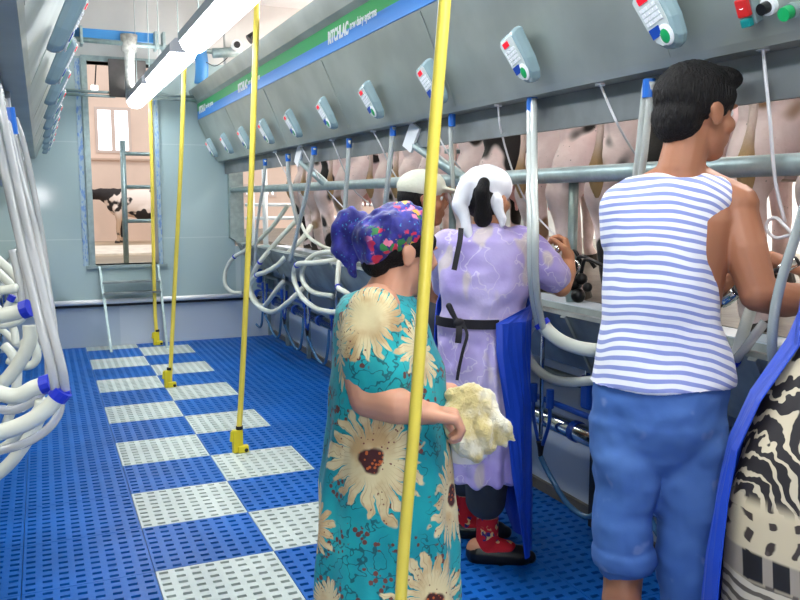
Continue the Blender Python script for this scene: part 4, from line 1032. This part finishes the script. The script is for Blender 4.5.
sculpt(b, 'sandals', M_black, tq, 0.006, 2)

# towel in her hands
def towelpat(g):
    return g.mix(g.step(g.noise(11, 3), 0.38, 0.58), lin((234, 228, 204)), lin((206, 188, 128)))
M_towel = mat('towel_cloth', rough=0.95, pattern=towelpat, bump=fine(160, 0.8, 0.006), sheen=0.6)
b = MB()
for pts, rs in (([(462, 404), (478, 402), (492, 412), (504, 428), (515, 440)], [0.040, 0.038, 0.034, 0.026, 0.012]),
                ([(456, 412), (462, 430), (468, 445), (475, 452)], [0.045, 0.05, 0.045, 0.03]),
                ([(470, 405), (482, 425), (486, 445)], [0.04, 0.045, 0.03]), ([(452, 395), (470, 392), (488, 400)], [0.022, 0.026, 0.024]),
                ([(492, 420), (500, 436), (505, 446)], [0.03, 0.022, 0.01])):
    b.chain([T1(x, y, -0.08) for x, y in pts], [r * 0.75 for r in rs], 12)
def tfold(p, n): return 0.012 * mnoise.noise(V((p.x * 22, p.y * 22, p.z * 12))) + 0.008 * mnoise.noise(V((p.x * 55, p.y * 55, p.z * 22))) + 0.002 * mnoise.noise(p * 140)
o = sculpt(b, 'towel', M_towel, None, 0.004, 2, tfold)
tag(o, 'crumpled cream and yellow towel held by the turquoise woman', 'towel')
b = MB()
b.rings([(T1(470, 436, -0.03), 0.05, 0.02), (T1(470, 446, -0.03), 0.05, 0.022), (T1(469, 456, -0.03), 0.048, 0.02), (T1(466, 463, -0.03), 0.034, 0.014)], 24)
o = sculpt(b, 'cloth', mat('white_cloth', (228, 226, 228), 0.8, bump=fine(60, 0.3)), None, 0.004, 2, lambda p, n: 0.004 * mnoise.noise(p * 30))
tag(o, 'white folded cloth hanging below the yellowish towel', 'cloth')

# ============ woman in the lavender shirt
D2 = 3.05
def T2(px, py, dd=0.0): return W(px, py, D2 + dd)
base2 = T2(488, 560); base2 = V((base2.x, base2.y, 0))
lv = thing('person', base2, 'woman in a lavender smock, blue apron and white headscarf seen from behind', 'person')
FL = (FH * 0.75 + RT * 0.66).normalized()
b = MB(); hc = T2(488, 198)
P2, A2 = head(b, hc, FL, V((0, 0, 1)), 0.93)
b.chain([T2(487, 212), T2(486, 226), T2(485, 242)], [0.05, 0.052, 0.07])
b.rings([(T2(485, 236), 0.10, 0.09), (T2(486, 270), 0.14, 0.11), (T2(484, 320), 0.13, 0.11), (T2(484, 400), 0.14, 0.12), (T2(484, 460), 0.12, 0.11)], 24)
b.chain([T2(524, 246, 0.02), T2(545, 268, 0.0), T2(562, 286, 0.02)], [0.05, 0.042, 0.036]); b.chain([T2(561, 287, 0.02), T2(568, 272, 0.1), T2(569, 262, 0.14)], [0.038, 0.032, 0.024])
hand(b, T2(569, 262, 0.14), V((0, 0, 1)) + RT * -0.1 + FH * 0.35, -RT + FH * 0.3, -RT - FH * 0.6 + V((0, 0, .3)), 0.155, 0.85)
b.chain([T2(448, 250, 0.05), T2(446, 285, 0.16), T2(452, 300, 0.30)], [0.05, 0.042, 0.032]); b.chain([T2(452, 300, 0.3), T2(470, 285, 0.42)], [0.032, 0.025])
hand(b, T2(470, 285, 0.42), RT + FH * 0.6 + V((0, 0, .4)), V((0, 0, 1)), -FH, 0.15, 0.6)
AN = []
for (tx, ty, tz) in ((492, 560, 0.0), (466, 535, 0.0)):
    q = AZ(tx, ty, 0.0); k = V((q.x, q.y, 0))
    if ty == 560: k = k - RT * 0.02
    AN.append(k); b.chain([V((k.x * 0.5 + base2.x * 0.5, k.y * 0.5 + base2.y * 0.5, 0.62)), k + V((0, 0, 0.35)), k + V((0, 0, 0.09))], [0.08, 0.055, 0.038])
    feet(b, k, RT * 0.96 - FH * 0.1, 0.22)
sculpt(b, 'body', M_skin, lv, 0.0045, 3)
b = MB(); b.ell(P2(0, -0.03, 0.01), (0.081, 0.094, 0.088), A2, 24); b.chain([T2(484, 183, -0.115), T2(482, 192, -0.12), T2(483, 204, -0.10), T2(483, 218, -0.07)], [0.022, 0.027, 0.027, 0.035])
sculpt(b, 'hair', M_hair, lv, 0.005, 3)
M_wscarf = mat('white_scarf', (232, 232, 238), 0.7, bump=fine(35, 0.3, 0.006), sheen=0.2)
b = MB()
b.ell(P2(0, -0.012, 0.045), (0.092, 0.106, 0.082), A2, 28)
b.ell(T2(470, 190, -0.06), (0.045, 0.045, 0.065)); b.ell(T2(500, 186, -0.04), (0.045, 0.045, 0.055))
for pts, rs in (([(464, 190), (459, 204), (464, 215), (467, 228), (471, 240), (473, 247)], [0.028, 0.028, 0.022, 0.020, 0.014, 0.006]), ([(466, 186), (461, 198), (458, 206)], [0.03, 0.025, 0.012]),
                ([(496, 200), (499, 210), (502, 218), (502, 225)], [0.026, 0.02, 0.018, 0.010]), ([(478, 200), (492, 202)], [0.014, 0.014])):
    b.chain([T2(x, y, -0.085) for x, y in pts], rs, 12)
M2 = sculpt(b, 'headscarf', M_wscarf, lv, 0.0055, 3, lambda p, n: 0.004 * mnoise.noise(p * 24))
def lavpat(g):
    x, y, z = g.xyz()
    base_ = g.mix(g.step(g.noise(3.5, 3), 0.35, 0.68), lin((160, 144, 206)), lin((194, 182, 226)))
    line = g.step(g.m('ABSOLUTE', g.noise(12, 2.5) - 0.5), 0.016, 0.006) * g.step(g.noise(2.6, 1), 0.40, 0.48)
    base_ = g.mix(line * 0.7, base_, lin((214, 204, 226)))
    st = g.step(g.noise(6.5, 1, g.scale((1.4, 1.4, 0.7))), 0.58, 0.64)
    base_ = g.mix(st * 0.6, base_, lin((206, 194, 166)))
    low = g.step(z, 0.95, 0.6) * g.step(g.noise(3, 2), 0.4, 0.6)
    return g.mix(low * 0.6, base_, lin((196, 188, 204)))
M_lav = mat('lavender_cloth', rough=0.7, pattern=lavpat, sheen=0.15, bump=fine(26, 0.35, 0.008))
def R2(px, py, hw, hd, dd=0.0): return (T2(px, py, dd), hw / FPX * D2, hd)
b = MB()
b.rings([R2(487, 225, 16, 0.06), R2(487, 230, 30, 0.10), R2(486, 240, 42, 0.125), R2(486, 262, 47, 0.135), R2(485, 290, 47, 0.14), R2(482, 318, 44, 0.13), R2(481, 350, 44, 0.135), R2(483, 400, 42, 0.15), R2(484, 450, 37, 0.15), R2(485, 476, 34, 0.145)], 44)
b.chain([T2(520, 244, 0.0), T2(538, 262, 0.0), T2(554, 277, 0.01)], [0.075, 0.072, 0.066], 18)
b.chain([T2(450, 246, 0.03), T2(446, 270, 0.1), T2(446, 286, 0.16)], [0.07, 0.066, 0.06], 18)
def lfold(p, n):
    k = max(0.0, min(1.0, (1.0 - p.z) / 0.4)); q = p - base2; a = math.atan2(q.dot(RT), -q.dot(FH))
    w_ = 0.010 * math.exp(-((p.z - 1.0) / 0.05) ** 2)
    return 0.010 * k * math.sin(a * 8 + mnoise.noise(p * 4)) + 0.010 * mnoise.noise(p * 8) + 0.007 * mnoise.noise(V((p.x * 16, p.y * 16, p.z * 22))) - w_
sculpt(b, 'smock', M_lav, lv, 0.0065, 3, lfold)
# black belt, knot, tails, neck strap
M_strap = mat('black_strap', (24, 22, 30), 0.7)
def ribbon(pts, w_, th, name, m, parent, nrm=None):
    b = MB(); P = smooth(pts, 5); nrm = V(nrm or -FH); vs = []
    for i, p in enumerate(P):
        t = (P[min(i + 1, len(P) - 1)] - P[max(i - 1, 0)]).normalized(); s = t.cross(nrm).normalized()
        for a, c in ((-1, 0), (1, 0), (1, 1), (-1, 1)): vs.append(p + s * (w_ / 2 * a) + nrm * (th * c))
    n = len(P); fs = [(i * 4 + k, i * 4 + (k + 1) % 4, i * 4 + 4 + (k + 1) % 4, i * 4 + 4 + k) for i in range(n - 1) for k in range(4)] + [(0, 1, 2, 3), (n * 4 - 4, n * 4 - 3, n * 4 - 2, n * 4 - 1)]
    return b.add(vs, fs).build(name, m, parent)
def around(cen, rx, ry, a0, a1, k=14): return [cen + RT * (rx * math.cos(a)) - FH * (ry * math.sin(a)) for a in [a0 + (a1 - a0) * i / k for i in range(k + 1)]]
cen = T2(482, 319); rx = 46 / FPX * D2
b = MB(); pts = around(cen, rx * 0.985, 0.139, 1.3, PI - 0.1, 24); b.tube(pts, 0.001, 4)
b = MB()
vs = []; 
for p in pts:
    q = (p - cen).normalized()
    for a, c in ((-1, 0), (1, 0), (1, 1), (-1, 1)): vs.append(p + V((0, 0, 0.017 * a)) + q * (0.006 * c))
m_ = len(pts); b.add(vs, [(i * 4 + k, i * 4 + (k + 1) % 4, i * 4 + 4 + (k + 1) % 4, i * 4 + 4 + k) for i in range(m_ - 1) for k in range(4)] + [(0, 1, 2, 3), (m_ * 4 - 4, m_ * 4 - 3, m_ * 4 - 2, m_ * 4 - 1)])
b.build('apron_belt', M_strap, lv)
b = MB(); b.ell(T2(459, 323, -0.145), (0.022, 0.014, 0.018)); b.chain([T2(455, 318, -0.145), T2(449, 306, -0.14), T2(452, 315, -0.15)], [0.009, 0.012, 0.006]); sculpt(b, 'belt_knot', M_strap, lv, 0.004, 1)
ribbon([T2(459, 323, -0.15), T2(459, 333, -0.16), T2(458, 343, -0.16)], 0.022, 0.004, 'belt_tail', M_strap, lv)
ribbon([T2(463, 323, -0.15), T2(467, 335, -0.16), T2(463, 350, -0.165), T2(459, 368, -0.165), T2(457, 380, -0.165)], 0.011, 0.004, 'belt_tail', M_strap, lv)
ribbon([T2(461, 228, -0.115), T2(460, 240, -0.13), T2(457, 255, -0.142), T2(454, 270, -0.145)], 0.019, 0.005, 'neck_strap', M_strap, lv)
# apron: curved blue sheet wrapped round the front and her right side
M_apron = mat('blue_apron_cloth', (18, 62, 178), 0.45, var=0.08, vscale=4, bump=fine(8, 0.2, 0.02))
def sheet(rows, th, name, m, parent, cols=20):
    """rows: (centre, rx, ry, a0, a1); a curved cloth with a thickness, angles measured from image right toward the viewer"""
    vs = []; R = len(rows)
    for lay in (0, 1):
        for c, rx_, ry_, a0, a1 in rows:
            for i in range(cols + 1):
                a = a0 + (a1 - a0) * i / cols; wv = 0.004 * math.sin(a * 13 + c.z * 5)
                vs.append(V(c) + RT * ((rx_ + wv + th * lay) * math.cos(a)) - FH * ((ry_ + wv + th * lay) * math.sin(a)))
    N = cols + 1; S = R * N
    fs = []
    for j in range(R - 1):
        for i in range(cols):
            q = j * N + i; fs.append((q, q + 1, q + N + 1, q + N)); fs.append((S + q, S + q + N, S + q + N + 1, S + q + 1))
    for i in range(cols): fs.append((i, S + i, S + i + 1, i + 1)); q = (R - 1) * N + i; fs.append((q, q + 1, S + q + 1, S + q))
    for j in range(R - 1): q = j * N; fs.append((q, q + N, S + q + N, S + q)); q += cols; fs.append((q, S + q, S + q + N, q + N))
    b = MB(); b.add(vs, fs); return b.build(name, m, parent, smooth=False)
def ap(px, py, hw, hd, a0, a1): return (T2(px, py), hw / FPX * D2 + 0.006, hd + 0.022, a0, a1)
o = sheet([ap(486, 288, 47, 0.150, 0.05, -2.6), ap(484, 303, 47, 0.15, 0.6, -2.9), ap(483, 317, 45.5, 0.148, 1.4, -3.05), ap(482, 345, 45, 0.152, 1.38, -3.1), ap(485, 400, 43, 0.16, 1.25, -3.1), ap(487, 460, 42, 0.17, 1.12, -1.9), ap(489, 500, 40, 0.17, 0.98, -1.25), ap(490, 545, 38, 0.165, 0.7, -0.8)], 0.003, 'apron', M_apron, lv, 36)
# dark trousers, socks, shoes
M_trous = mat('charcoal_trousers', (62, 66, 72), 0.8, var=0.15, vscale=7, bump=fine(20, 0.2))
b = MB()
for k, dx in ((AN[0], 0.0), (AN[1], -0.02)):
    hip = V((base2.x, base2.y, 0.66)) * 0.6 + V((k.x, k.y, 0.66)) * 0.4
    b.chain([hip, V((k.x, k.y, 0.40)) , V((k.x, k.y, 0.25)) - RT * 0.01], [0.115, 0.095, 0.08], 18)
sculpt(b, 'trousers', M_trous, lv, 0.0065, 3, lambda p, n: 0.006 * mnoise.noise(p * 12))
def sockpat(g):
    return g.mix(g.step(g.noise(24, 2), 0.56, 0.6), lin((204, 26, 40)), g.mix(g.step(g.noise(33, 1), 0.5, 0.53), lin((50, 40, 110)), lin((230, 190, 130))))
M_sock = mat('red_sock', rough=0.8, pattern=sockpat)
for k in AN:
    b = MB(); tv = (RT * 0.96 - FH * 0.1).normalized()
    b.chain([k + V((0, 0, 0.26)), k + V((0, 0, 0.12)), k + V((0, 0, 0.055)), k + tv * 0.08 + V((0, 0, 0.045))], [0.045, 0.043, 0.045, 0.038]); sculpt(b, 'sock', M_sock, lv, 0.005, 2)
    b = MB(); b.chain([k - tv * 0.035 + V((0, 0, 0.03)), k + tv * 0.07 + V((0, 0, 0.025)), k + tv * 0.13 + V((0, 0, 0.022)), k + tv * 0.165 + V((0, 0, 0.02))], [0.05, 0.047, 0.043, 0.026]); sculpt(b, 'shoe', M_black, lv, 0.005, 2)
teat_cup(T2(562, 240, 0.16), T2(557, 252, 0.14), 'steel teat cup held up in the lavender woman\'s hand', 0.014)

# ============ man in the cap
D3 = 3.55
def T3(px, py, dd=0.0): return W(px, py, D3 + dd)
base3 = T3(424, 500); base3 = V((base3.x, base3.y, 0))
cp = thing('person', base3, 'man in a pale cap and tan shirt mostly hidden behind the tallest yellow pole', 'person')
FC = (RT * 0.97 + FH * 0.15).normalized()
b = MB(); hc = T3(424, 199)
P3, A3 = head(b, hc, FC, V((0, 0, 1)), 0.98)
b.chain([T3(420, 212), T3(418, 226), T3(416, 240)], [0.055, 0.055, 0.075])
b.rings([(T3(416, 238), 0.10, 0.16), (T3(417, 290), 0.12, 0.16), (T3(418, 340), 0.12, 0.15), (T3(420, 390), 0.12, 0.15)], 24)
b.chain([T3(424, 246, -0.2), T3(432, 285, -0.22), T3(436, 315, -0.2)], [0.052, 0.045, 0.038]); b.chain([T3(436, 315, -0.2), T3(455, 300, -0.1)], [0.037, 0.026])
hand(b, T3(455, 300, -0.1), RT + V((0, 0, 0.3)), V((0, 0, 1)), -FH, 0.17, 0.6)
b.chain([T3(420, 246, 0.2), T3(430, 285, 0.22), T3(440, 308, 0.2)], [0.052, 0.045, 0.038]); b.chain([T3(440, 308, 0.2), T3(462, 292, 0.2)], [0.037, 0.026])
hand(b, T3(462, 292, 0.2), RT + V((0, 0, 0.3)), V((0, 0, 1)), FH, 0.17, 0.6)
for dd in (-0.1, 0.1):
    q = base3 + FH * dd; b.chain([q + V((0, 0, 0.8)), q + V((0, 0, 0.45)), q + V((0, 0, 0.09))], [0.09, 0.06, 0.04]); feet(b, q, FC, 0.25)
sculpt(b, 'body', M_skin2, cp, 0.0055, 3); eyes(P3, cp, 0.98)
b = MB(); b.ell(P3(0, -0.026, 0.01), (0.082, 0.094, 0.09), A3, 24); sculpt(b, 'hair', M_hair, cp, 0.006, 2)
M_cap = mat('cap_cloth', (206, 206, 188), 0.8, var=0.05, bump=fine(90, 0.2))
b = MB(); b.ell(P3(0, -0.012, 0.055), (0.09, 0.108, 0.075), A3, 28); b.ell(P3(0, 0.105, 0.040), (0.068, 0.075, 0.012), (A3[0], (A3[1] - A3[2] * 0.25).normalized(), A3[2]), 24)
sculpt(b, 'cap', M_cap, cp, 0.0055, 2)
b = MB(); b.rings([(T3(415, 236), 0.09, 0.10), (T3(415, 244), 0.12, 0.19), (T3(416, 290), 0.135, 0.185), (T3(418, 340), 0.13, 0.175), (T3(419, 385), 0.135, 0.17)], 30)
for dd in (-0.19, 0.19): b.chain([T3(418, 246, dd), T3(428, 270, dd * 1.15)], [0.07, 0.062])
sculpt(b, 'shirt', mat('tan_shirt', (196, 132, 92), 0.7, var=0.15, vscale=14), cp, 0.007, 3, folds(9, 0.006))
b = MB()
for dd in (-0.09, 0.09):
    q = base3 + FH * dd; b.chain([q + V((0, 0, 0.9)) - FH * dd * 0.3, q + V((0, 0, 0.5)), q + V((0, 0, 0.1))], [0.12, 0.085, 0.07], 16)
sculpt(b, 'trousers', M_trous, cp, 0.008, 3, folds(8, 0.006))
b = MB()
for dd in (-0.1, 0.1): q = base3 + FH * dd; b.chain([q + V((0, 0, 0.035)) - FC * 0.05, q + FC * 0.17 + V((0, 0, 0.03))], [0.052, 0.04])
sculpt(b, 'shoes', M_black, cp, 0.006, 2)

# ============ man in the striped vest
D4 = 2.1
def T4(px, py, dd=0.0): return W(px, py, D4 + dd)
base4 = T4(655, 600); base4 = V((base4.x, base4.y, 0))
mn = thing('person', base4, 'dark haired man in a blue striped sleeveless vest and rolled blue trousers seen from behind', 'person')
FM = (RT * 0.80 + FH * 0.60).normalized()
b = MB(); hc = T4(699, 112)
P4, A4 = head(b, hc, (RT * 0.95 + FH * 0.34 - V((0, 0, 0.10))).normalized(), V((0, 0, 1)), 1.0)
b.chain([T4(690, 128), T4(685, 150, 0.0), T4(680, 172, 0.005), T4(676, 194, 0.03)], [0.060, 0.057, 0.060, 0.07])
b.chain([T4(680, 176, 0.02), T4(650, 193, 0.02), T4(628, 203)], [0.052, 0.052, 0.052]); b.chain([T4(682, 176, 0.02), T4(710, 192, 0.015), T4(735, 206)], [0.052, 0.053, 0.06])
b.rings([(T4(676, 190), 0.13, 0.085), (T4(672, 220), 0.155, 0.11), (T4(668, 260), 0.15, 0.11), (T4(664, 320), 0.135, 0.10), (T4(660, 370), 0.14, 0.105), (T4(658, 410), 0.14, 0.11)], 28)
# right arm
b.ell(T4(734, 212, 0.0), (0.055, 0.06, 0.065)); 
b.chain([T4(735, 214, 0), T4(745, 250, -0.04), T4(758, 292, -0.06)], [0.058, 0.055, 0.045]); b.chain([T4(758, 293, -0.06), T4(785, 300, -0.03), T4(812, 298, 0.02), T4(845, 292, 0.08)], [0.047, 0.045, 0.038, 0.028])
hand(b, T4(845, 292, 0.08), RT * 0.8 + FH * 0.5 + V((0, 0, 0.15)), V((0, 0, 1)), FH, 0.18, 0.6)
# left arm reaching forward behind
b.chain([T4(628, 204, 0.02), T4(630, 235, 0.2), T4(660, 265, 0.32)], [0.055, 0.048, 0.042]); b.chain([T4(660, 265, 0.32), T4(715, 285, 0.30), T4(752, 270, 0.28), T4(770, 260, 0.26)], [0.042, 0.036, 0.03, 0.025])
hand(b, T4(770, 259, 0.26), RT * 0.95 - V((0, 0, 0.35)), V((0, 0, -1)) + FH * 0.2, FH + V((0, 0, 0.5)), 0.18, 0.5)
# legs
for hp, kn, an, tv in (((628, 420), (624, 560), (616, 700), RT * 0.7 + FH * 0.7), ((686, 420), (689, 570), (686, 722), RT * 0.85 + FH * 0.5)):
    a = T4(*an); q = V((a.x, a.y, 0)); b.chain([T4(*hp), T4(*kn), q + V((0, 0, 0.09))], [0.07, 0.052, 0.036])
    b.ell(T4(kn[0] * 0.7 + an[0] * 0.3, kn[1] * 0.70 + an[1] * 0.30, -0.008), (0.05, 0.052, 0.09))
    feet(b, q, tv, 0.26)
sculpt(b, 'body', M_skin2, mn, 0.0045, 4); eyes(P4, mn)
b = MB(); b.ell(P4(0, -0.022, 0.035), (0.089, 0.108, 0.092), A4, 28); b.ell(P4(0, -0.065, -0.02), (0.074, 0.058, 0.072), A4, 22); b.ell(P4(0, 0.045, 0.088), (0.066, 0.060, 0.034), A4, 20)
for q in (1, -1): b.ell(P4(0.074 * q, 0.02, 0.035), (0.015, 0.03, 0.03), A4)
sculpt(b, 'hair', M_hair, mn, 0.005, 4, lambda p, n: 0.002 * mnoise.noise(p * 90) + 0.002 * mnoise.noise(p * 20))
def stripes(g):
    x, y, z = g.xyz()
    w_ = z + (g.noise(4, 2) - 0.5) * 0.05 + (x * RT.x + y * RT.y) * 0.10 + (x * RT.x + y * RT.y) * (x * RT.x + y * RT.y) * 1.3
    s = g.m('MODULO', w_ + 5.0, 0.0212)
    f = g.step(g.m('ABSOLUTE', s - 0.0106), 0.0055, 0.0042)
    return g.mix(f, lin((232, 234, 242)), lin((134, 146, 204)))
M_vest = mat('striped_knit', rough=0.8, pattern=stripes, sheen=0.2, bump=fine(22, 0.35, 0.008))
def R4(px, py, hw, hd, dd=0.0): return (T4(px, py, dd), hw / FPX * D4, hd)
b = MB()
b.rings([R4(676, 179, 34, 0.074), R4(674, 187, 54, 0.094), R4(670, 200, 62, 0.107), R4(664, 220, 58, 0.118), R4(661, 250, 56, 0.125), R4(662, 285, 57, 0.125), R4(661, 320, 57, 0.118), R4(663, 350, 66, 0.125), R4(662, 375, 71, 0.135), R4(661, 382, 72, 0.137)], 44)
b.chain([T4(624, 205), T4(636, 199), T4(656, 197), T4(676, 199), T4(698, 197), T4(712, 199), T4(722, 202)], [0.058, 0.062, 0.064, 0.064, 0.064, 0.06, 0.048]); b.chain([T4(622, 208, 0.0), T4(622, 240, 0.0)], [0.058, 0.055])
def vfold(p, n):
    return 0.006 * mnoise.noise(V((p.x * 6, p.y * 6, p.z * 9))) + 0.0045 * math.sin((p.z * 16 + (p - base4).dot(RT) * 26)) * max(0, min(1, (1.35 - p.z) / 0.3))
sculpt(b, 'vest', M_vest, mn, 0.005, 4, vfold)
def jean(g):
    x, y, z = g.xyz()
    c = g.mix(g.step(g.noise(3, 4), 0.3, 0.7), lin((60, 100, 168)), lin((84, 124, 188)))
    return g.mix(g.step(g.noise(14, 2), 0.64, 0.74) * 0.5, c, lin((130, 150, 196)))
M_jean = mat('blue_work_trousers', rough=0.8, pattern=jean, bump=fine(16, 0.25, 0.01))
b = MB()
b.rings([R4(661, 372, 66, 0.12), R4(660, 392, 68, 0.13), R4(659, 420, 66, 0.125), R4(658, 440, 60, 0.11), R4(658, 455, 48, 0.09), R4(658, 468, 30, 0.06)], 40)
for px_ in (638, 680): b.ell(T4(px_, 424, -0.03), (0.086, 0.078, 0.14), (RT, FH, V((0, 0, 1))), 24)
b.chain([T4(629, 420), T4(627, 460), T4(623, 510), T4(622, 545), T4(622, 556)], [0.096, 0.090, 0.076, 0.072, 0.072], 20)
b.chain([T4(688, 420), T4(689, 460), T4(689, 520), T4(690, 575), T4(690, 640)], [0.098, 0.093, 0.084, 0.078, 0.074], 20)
b.rings([(T4(622, 548), 0.078, 0.08), (T4(622, 558), 0.082, 0.084), (T4(622, 566), 0.074, 0.076)], 24)
b.rings([(T4(690, 634), 0.082, 0.084), (T4(690, 650), 0.084, 0.086), (T4(690, 658), 0.07, 0.07)], 24)
def jf(p, n): return 0.005 * math.sin(p.z * 30 + (p - base4).dot(RT) * 22 + 2 * mnoise.noise(p * 5)) * max(0.0, min(1.0, (0.95 - p.z) / 0.2)) + 0.005 * mnoise.noise(V((p.x * 7, p.y * 7, p.z * 5))) + 0.005 * mnoise.noise(V((p.x * 10, p.y * 10, p.z * 22))) + 0.003 * mnoise.noise(p * 30)
sculpt(b, 'trousers', M_jean, mn, 0.006, 3, jf)
b = MB()
for an, tv in (((616, 700), RT * 0.7 + FH * 0.7), ((680, 722), RT * 0.85 + FH * 0.5)):
    a = T4(*an); q = V((a.x, a.y, 0)); tv = tv.normalized(); b.chain([q + V((0, 0, 0.03)) - tv * 0.04, q + tv * 0.19 + V((0, 0, 0.025))], [0.05, 0.045])
sculpt(b, 'shoes', M_black, mn, 0.006, 2)

# ============ person at the right edge in black and cream dress
D5 = 1.55
def T5(px, py, dd=0.0): return W(px, py, D5 + dd)
base5 = T5(900, 500); base5 = V((base5.x, base5.y, 0))
rp = thing('person', base5, 'person at the right edge in a black and cream dress with a blue apron', 'person')
b = MB(); P5, A5 = head(b, T5(905, 62), FH, V((0, 0, 1)), 0.95)
b.chain([T5(905, 90), T5(905, 160)], [0.055, 0.07])
b.rings([(T5(905, 158), 0.10, 0.07), (T5(905, 220), 0.12, 0.11), (T5(900, 350), 0.14, 0.12), (T5(900, 500), 0.17, 0.15), (T5(900, 640), 0.13, 0.12)], 24)
for sx in (-1, 1):
    b.chain([T5(905 + 55 * sx, 175), T5(905 + 60 * sx, 250, 0.08), T5(905 + 55 * sx, 310, 0.2)], [0.045, 0.045, 0.04]); b.chain([T5(905 + 55 * sx, 310, 0.2), T5(905 + 45 * sx, 290, 0.4)], [0.04, 0.028])
    hand(b, T5(905 + 45 * sx, 290, 0.4), FH + V((0, 0, 0.2)), V((0, 0, -1)), -RT * sx, 0.17, 0.6)
    q = base5 + RT * 0.1 * sx; b.chain([q + V((0, 0, 0.7)), q + V((0, 0, 0.4)), q + V((0, 0, 0.09))], [0.09, 0.06, 0.04]); feet(b, q, FH, 0.24)
sculpt(b, 'body', M_skin3, rp, 0.007, 3); eyes(P5, rp)
b = MB(); b.ell(P5(0, -0.02, 0.025), (0.088, 0.104, 0.096), A5, 24); sculpt(b, 'hair', M_hair, rp, 0.007, 2)
def zebra(g):
    x, y, z = g.xyz()
    u = (x * RT.x + y * RT.y); n1 = g.noise(3.2, 2) - 0.5; n2 = g.noise(11, 3) - 0.5
    wv = g.m('SINE', u * 215 + n1 * 60 + n2 * 26 + z * 22 + g.m('SINE', z * 60 + n1 * 14 + n2 * 10) * 1.5)
    big = g.step(wv + n2 * 1.8, 0.40, 0.62)
    dark = g.mix(big, lin((34, 30, 34)), lin((196, 184, 160)))
    creamz = g.mix(g.step(g.m('SINE', u * 190 + n1 * 12 + n2 * 8) * g.step(g.m('SINE', z * 170 + n2 * 14), -0.4, 0.5), 0.45, 0.8), lin((196, 182, 154)), lin((60, 50, 46)))
    creamz = g.mix(g.step(n2, 0.10, 0.14) * 0.6, creamz, lin((120, 108, 98)))
    # borders follow the height of the cloth, dipping to the side
    h = z + n1 * 0.05
    f = g.step(h, 0.86, 0.83); c = g.mix(f, dark, creamz)
    band = g.step(g.m('ABSOLUTE', h - 0.735), 0.026, 0.020)
    bandc = g.mix(g.step(g.m('SINE', u * 190), 0.3, 0.5), lin((26, 24, 28)), lin((150, 140, 128)))
    c = g.mix(band, c, bandc)
    low = g.step(h, 0.715, 0.705); lc = g.mix(g.step(g.m('SINE', h * 330 + n2 * 9), 0.0, 0.4), lin((196, 186, 168)), lin((96, 88, 80)))
    return g.mix(low, c, lc)
M_zebra = mat('black_cream_cloth', rough=0.65, pattern=zebra)
def R5(px, py, hw, hd, dd=0.0): return (T5(px, py, dd), hw / FPX * D5, hd)
b = MB()
b.rings([R5(905, 140, 50, 0.07), R5(905, 160, 72, 0.11), R5(905, 220, 80, 0.14), R5(905, 300, 86, 0.15), R5(903, 345, 98, 0.15), R5(901, 400, 131, 0.17), R5(900, 450, 153, 0.19), R5(900, 500, 165, 0.20), R5(900, 560, 171, 0.21), R5(900, 640, 174, 0.21), R5(900, 760, 176, 0.21)], 48)
for sx in (-1, 1): b.chain([T5(905 + 52 * sx, 172), T5(905 + 56 * sx, 220, 0.04)], [0.075, 0.068])
sculpt(b, 'dress', M_zebra, rp, 0.008, 3, folds(6, 0.010, 0.4))
def ap5(px, py, hw, hd, a0, a1): return (T5(px, py), hw / FPX * D5, hd, a0, a1)
sheet([ap5(902, 240, 60, 0.165, -0.9, -2.2), ap5(904, 300, 90, 0.17, -0.2, -2.9), ap5(903, 345, 104, 0.175, -0.1, -3.2), ap5(901, 400, 141, 0.20, 0.0, -3.2), ap5(900, 450, 164, 0.215, 0, -3.2), ap5(900, 500, 176, 0.23, 0, -3.22), ap5(900, 560, 186, 0.24, 0, -3.24), ap5(900, 660, 196, 0.245, 0, -3.24), ap5(900, 760, 200, 0.25, 0, -3.24)], 0.003, 'apron', M_apron, rp, 40)
b = MB()
for sx in (-1, 1): q = base5 + RT * 0.1 * sx; b.chain([q + V((0, 0, 0.03)) - FH * 0.05, q + FH * 0.17 + V((0, 0, 0.03))], [0.05, 0.04])
sculpt(b, 'shoes', M_black, rp, 0.007, 2)
